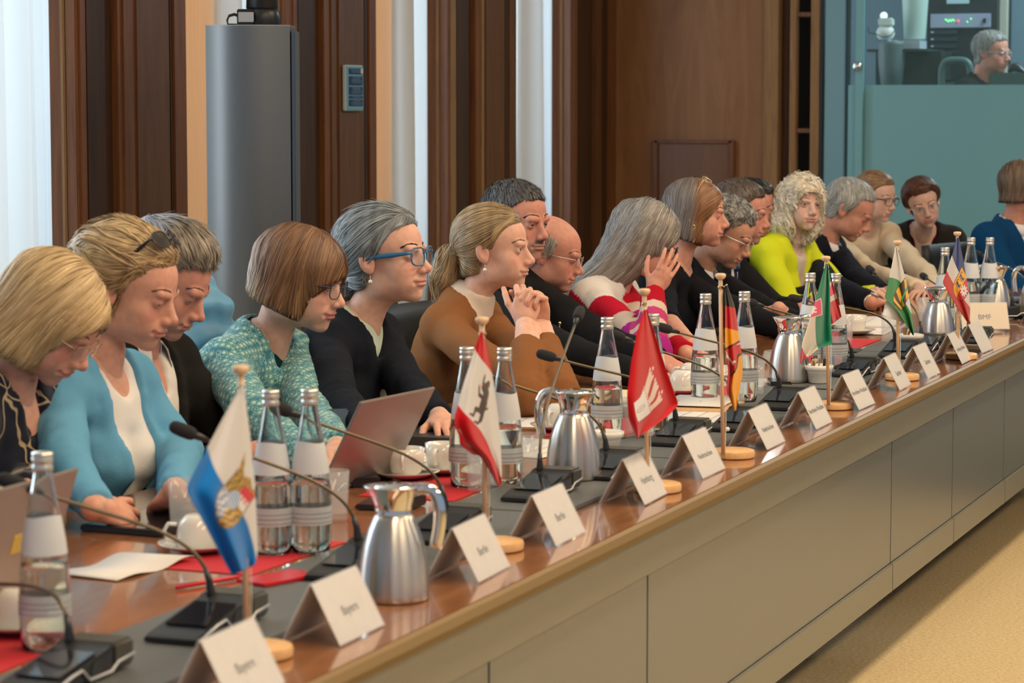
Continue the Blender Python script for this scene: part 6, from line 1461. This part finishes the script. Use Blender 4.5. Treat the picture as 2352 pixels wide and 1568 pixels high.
# 10 auburn, glasses on head, black blouse
person('woman in a black blouse with glasses pushed onto her brown hair', pt(1598, 490, y=2.66), -76, 3, 0, 'f', .98, 'down', skin=ROSY, face=dict(lip=.55),
       hair=('bob', dict(col=(.16, .065, .025), col2=(.36, .18, .08), len=.100, slope=.3, wide=-.010, t=.008, fringe=.066, facew=.090, facex=.118, part=.0, fwd=-1.2, ll=.15, hs=15, lw=.0013, wav=.05, col3=(.19, .165, .15), c3dir=(-1, 0, 0), c3a=-.015, c3b=.015, c3k=1.0)), browcol=(.15, .09, .06), taz=-88, tw=.98,
       top=('blouse', dict(col=(.008, .009, .014), off=.011, scoop=(.10, .01, .085, .075), neck=.085, neckz=-.03, sleeve=.62)), q='mid', earring='gold', glasses=dict(mat=wire('gold_thin', (.75, .55, .3)), w=.024, h=.018, th=.0010, base=(.036, 0, .126), tilt=-1.05),
       arms={-1: dict(w=tp(1586, 792, .04), x=tp(1640, 790, .02)-tp(1586, 792, .04)), 1: dict(w=pt(1792, 712, y=2.36), x=(.5, -.35, -.55), z=(-.6, -.5, .6), curl=(.5, .6, .4), hs=.95)}, legs=(.01, .01, .015), chair='black chair of the woman in the black blouse')
# 11 curly grey man
person('man with curly black and grey hair and round glasses looking down, black suit without tie', pt(1668, 533, y=2.62), -88, 28, 0, 'm', .96, 'down', skin=TAN, face=dict(lip=.45, stubble=.15),
       hair=('curlshort', dict(col=(.045, .045, .045), col2=(.42, .42, .40), t=.017, ll=.035, hs=16, lw=.0017, fly=1.5)), browcol=(.03, .025, .022), taz=-88,
       under=('shirt', dict(col=(.72, .70, .68), off=.005, sleeve=0, v=(.0, -.10, .03, .0), neck=.056)), collar=[dict(col=(.76, .75, .73), r=.057, op=30, wide=.022)],
       top=('jacket', dict(col=(.010, .010, .012), off=.014, v=(.02, -.32, .066, .0), lapel=.045, neck=.070)), q='mid', glasses=dict(mat=wire('steel', (.5, .5, .5)), w=.019, h=.017, th=.0009, p=2.0),
       arms={-1: dict(w=tp(1805, 756, .035), x=tp(1850, 752, .02)-tp(1805, 756, .035)), 1: dict(w=tp(1840, 742, .035))}, legs=(.012, .012, .014), chair='black chair of the man with curly hair')
# 12, 13 men behind
person('man with short brown hair in profile, dark suit and blue tie, behind the curly-haired man', pt(1700, 488, y=2.72), -80, 8, 0, 'm', .98, 'down', skin=RUDDY, face=dict(lip=.4, stubble=.2),
       hair=('short', dict(col=(.05, .035, .028), col2=(.16, .12, .10), t=.010, hs=17, ll=.05)), browcol=(.06, .04, .03), taz=-90, tw=1.02,
       under=('shirt', dict(col=(.72, .72, .74), off=.006, sleeve=0, neck=.056)), collar=[dict(col=(.74, .74, .76), r=.057, op=20, wide=.02)], tie=(.008, .022, .085),
       top=('jacket', dict(col=(.014, .014, .017), off=.014, v=(.02, -.34, .066, .0), lapel=.045, neck=.070)), q='mid', legs=(.015, .015, .017), chair='black chair of the man in profile with a blue tie')
person('dark-haired man almost hidden behind the man in profile', pt(1728, 482, y=2.86), -84, 4, 0, 'm', .98, 'open', skin=RUDDY, hair=('short', dict(col=(.012, .010, .010), col2=(.05, .045, .045), t=.012, hs=18, ll=.05)), browcol=(.03, .02, .02),
       top=('jacket', dict(col=(.012, .012, .014), off=.014, neck=.064)), q='far', legs=(.012, .012, .014), chair='black chair of the almost hidden dark-haired man')
# 14 curly blonde, yellow
person('woman with long curly blonde hair turned to the camera, bright yellow jacket', pt(1842, 468, y=2.66), -136, 0, -4, 'f', .90, 'open', skin=PALE, face=dict(lip=.6, lipcol=(.55, .16, .16), red=.8), gaze=(-15, 0),
       hair=('curl', dict(col=(.66, .55, .38), col2=(1.0, .95, .82), t=.012, ll=.07, hs=19, lw=.0020, fly=3, fy=-.012, lift=3, fringe=.052)), browcol=(.35, .25, .16), taz=-104, tw=1.0,
       under=('top', dict(col=(.70, .58, .50), off=.005, sleeve=0, scoop=(.11, 0, .05, .06), neck=.058)),
       top=('jacket', dict(col=(.66, .74, .025), off=.014, v=(.02, -.34, .060, .0), lapel=.045, neck=.068)), q='mid', legs=(.2, .2, .02), chair='black chair of the woman in yellow')
# 15 grey man, navy suit
i15 = person('grey-haired man in a dark navy suit and grey tie, leaning forward and looking down', pt(1950, 480, y=2.64), -84, 30, 0, 'm', 1.02, 'down', skin=RUDDY, face=dict(lip=.3, red=.7),
       hair=('recede', dict(col=(.26, .27, .27), col2=(.58, .58, .56), t=.008, ll=.05, hs=20, lw=.0014, fly=2)), browcol=(.22, .20, .18), taz=-92, tw=1.08, belly=.03,
       under=('shirt', dict(col=(.74, .74, .76), off=.006, sleeve=0, neck=.060)), collar=[dict(col=(.76, .76, .78), r=.062, op=20, wide=.022)], tie=(.06, .062, .06),
       top=('jacket', dict(col=(.010, .011, .020), off=.015, v=(.02, -.36, .066, .0), lapel=.048, neck=.072)), q='mid',
       arms={-1: dict(w=tp(2003, 694, .035), x=tp(2055, 690, .02)-tp(2003, 694, .035), curl=(.5, .7, .4)), 1: dict(w=tp(2040, 672, .04))}, legs=(.012, .014, .022), chair='black chair of the grey-haired man in navy')
wp_ = i15['A'][-1][2]; ax_ = nrm(wp_-i15['A'][-1][1]); wt = thing('wristwatch', 'wristwatch with a pale strap on the wrist of the grey-haired man in navy', 'watch', tuple(wp_)); 
u1 = nrm(np.cross(ax_, (0, 0, 1))); u2 = np.cross(u1, ax_); MB().tube([Vector(u1*.027*math.cos(a)+u2*.027*math.sin(a)) for a in [2*PI*i/24 for i in range(25)]], .003, 8, cap=False, flat=2.2).obj('strap', mat('gold_pale', (.7, .6, .38), .25, .8), wt, smooth=True)
MB().lathe([(0, -.004), (.016, -.004), (.018, 0), (.016, .004), (0, .005)], n=28).obj('dial', mat('watch_face', (.6, .6, .5), .15, .5), wt, smooth=True).matrix_local = Matrix.Translation(Vector(u2*.030-u1*.010)) @ Vector(u2-u1*.4).to_track_quat('Z', 'Y').to_matrix().to_4x4()
# 16 cream cardigan
person('person with reddish pinned hair and dark glasses looking down, cream cardigan', pt(2012, 452, x=11.75), -112, 10, 0, 'f', .92, 'down', skin=PALE, face=dict(lip=.55, lipcol=(.48, .15, .15)),
       hair=('back', dict(col=(.20, .10, .045), col2=(.45, .28, .15), t=.010, hs=21, lw=.0015, knot=(-.11, 0, .02), tail=[((-.10, 0, .03), (-.12, 0, .02), .035, .03)])), browcol=(.25, .15, .08), taz=-135, tw=1.0,
       under=('top', dict(col=(.72, .62, .50), off=.005, sleeve=0, scoop=(.11, 0, .06, .05), neck=.058)),
       top=('cardigan', dict(col=(.74, .60, .42), off=.014, v=(.02, -.6, .06, .03), neck=.070, wr=.006)), q='far', glasses=dict(mat=mat('frame_black', (.01, .01, .012), .25), w=.024, h=.020, th=.0014),
       arms={-1: dict(w=tp(2112, 662, .035), x=(-.8, -.4, 0)), 1: dict(w=tp(2150, 664, .035), x=(-.9, .5, 0))}, legs=(.05, .05, .06), chair='black chair of the person in cream')
# 17 short auburn hair, dark blazer
person('person with short auburn hair and tilted head, dark blazer', pt(2120, 467, x=11.95), -158, 12, 16, 'f', .92, 'open', skin=PALE, face=dict(lip=.6, lipcol=(.5, .12, .14)),
       hair=('short', dict(col=(.045, .016, .008), col2=(.16, .06, .025), t=.018, hs=22, ll=.06, lw=.0018, fwd=1.0, col3=(.05, .02, .01), c3dir=(0, 0, 1), c3a=.5, c3b=.6)), browcol=(.1, .05, .03), taz=-160, tw=1.0,
       under=('top', dict(col=(.05, .005, .018), off=.005, sleeve=0, v=(.0, -.16, .045, .0), neck=.060)),
       top=('blazer', dict(col=(.028, .025, .022), off=.014, v=(.02, -.5, .060, .02), lapel=.045, neck=.070)), q='far', glasses=dict(mat=wire('steel', (.5, .5, .5)), w=.023, h=.018, th=.0008), legs=(.02, .02, .02), chair='black chair of the person with auburn hair')
# 18 blue suit at the right edge
person('person in a bright blue suit jacket, cut off by the right edge', pt(2356, 432, x=11.5), -72, 0, 0, 'm', .98, 'open', skin=RUDDY,
       hair=('bob', dict(col=(.06, .04, .028), col2=(.22, .15, .10), len=.060, wide=-.004, fringe=.04, hs=23, ll=.1)), browcol=(.1, .07, .05), taz=-110, tw=1.05,
       under=('shirt', dict(col=(.74, .75, .78), off=.006, sleeve=0, neck=.056)), collar=[dict(col=(.76, .77, .80), r=.059, op=20, wide=.022)], tie=(.01, .012, .02),
       top=('jacket', dict(col=(.004, .050, .150), off=.015, v=(.02, -.36, .064, .0), lapel=.048, neck=.070)), q='far', legs=(.005, .04, .12), chair='black chair of the person in the blue suit')
# 19 technician in the booth
person('grey-haired technician with glasses sitting in the glass booth at the upper right', pt(2277, 120, x=EX+.75), -104, 4, 0, 'm', .99, 'open', skin=RUDDY, face=dict(lip=.3),
       hair=('short', dict(col=(.16, .16, .15), col2=(.42, .42, .40), t=.008, hs=24, ll=.045)), browcol=(.2, .18, .16), taz=-104, top=('sweater', dict(col=(.010, .010, .012), off=.012, neck=.062)), q='far', chair=False, glasses=dict(mat=wire('steel_light', (.7, .7, .72)), w=.022, h=.015, th=.0012, tw=1.8), arms={1: dict(w=pt(2300, 250, x=EX+.5)), -1: dict(w=pt(2380, 250, x=EX+.5))})
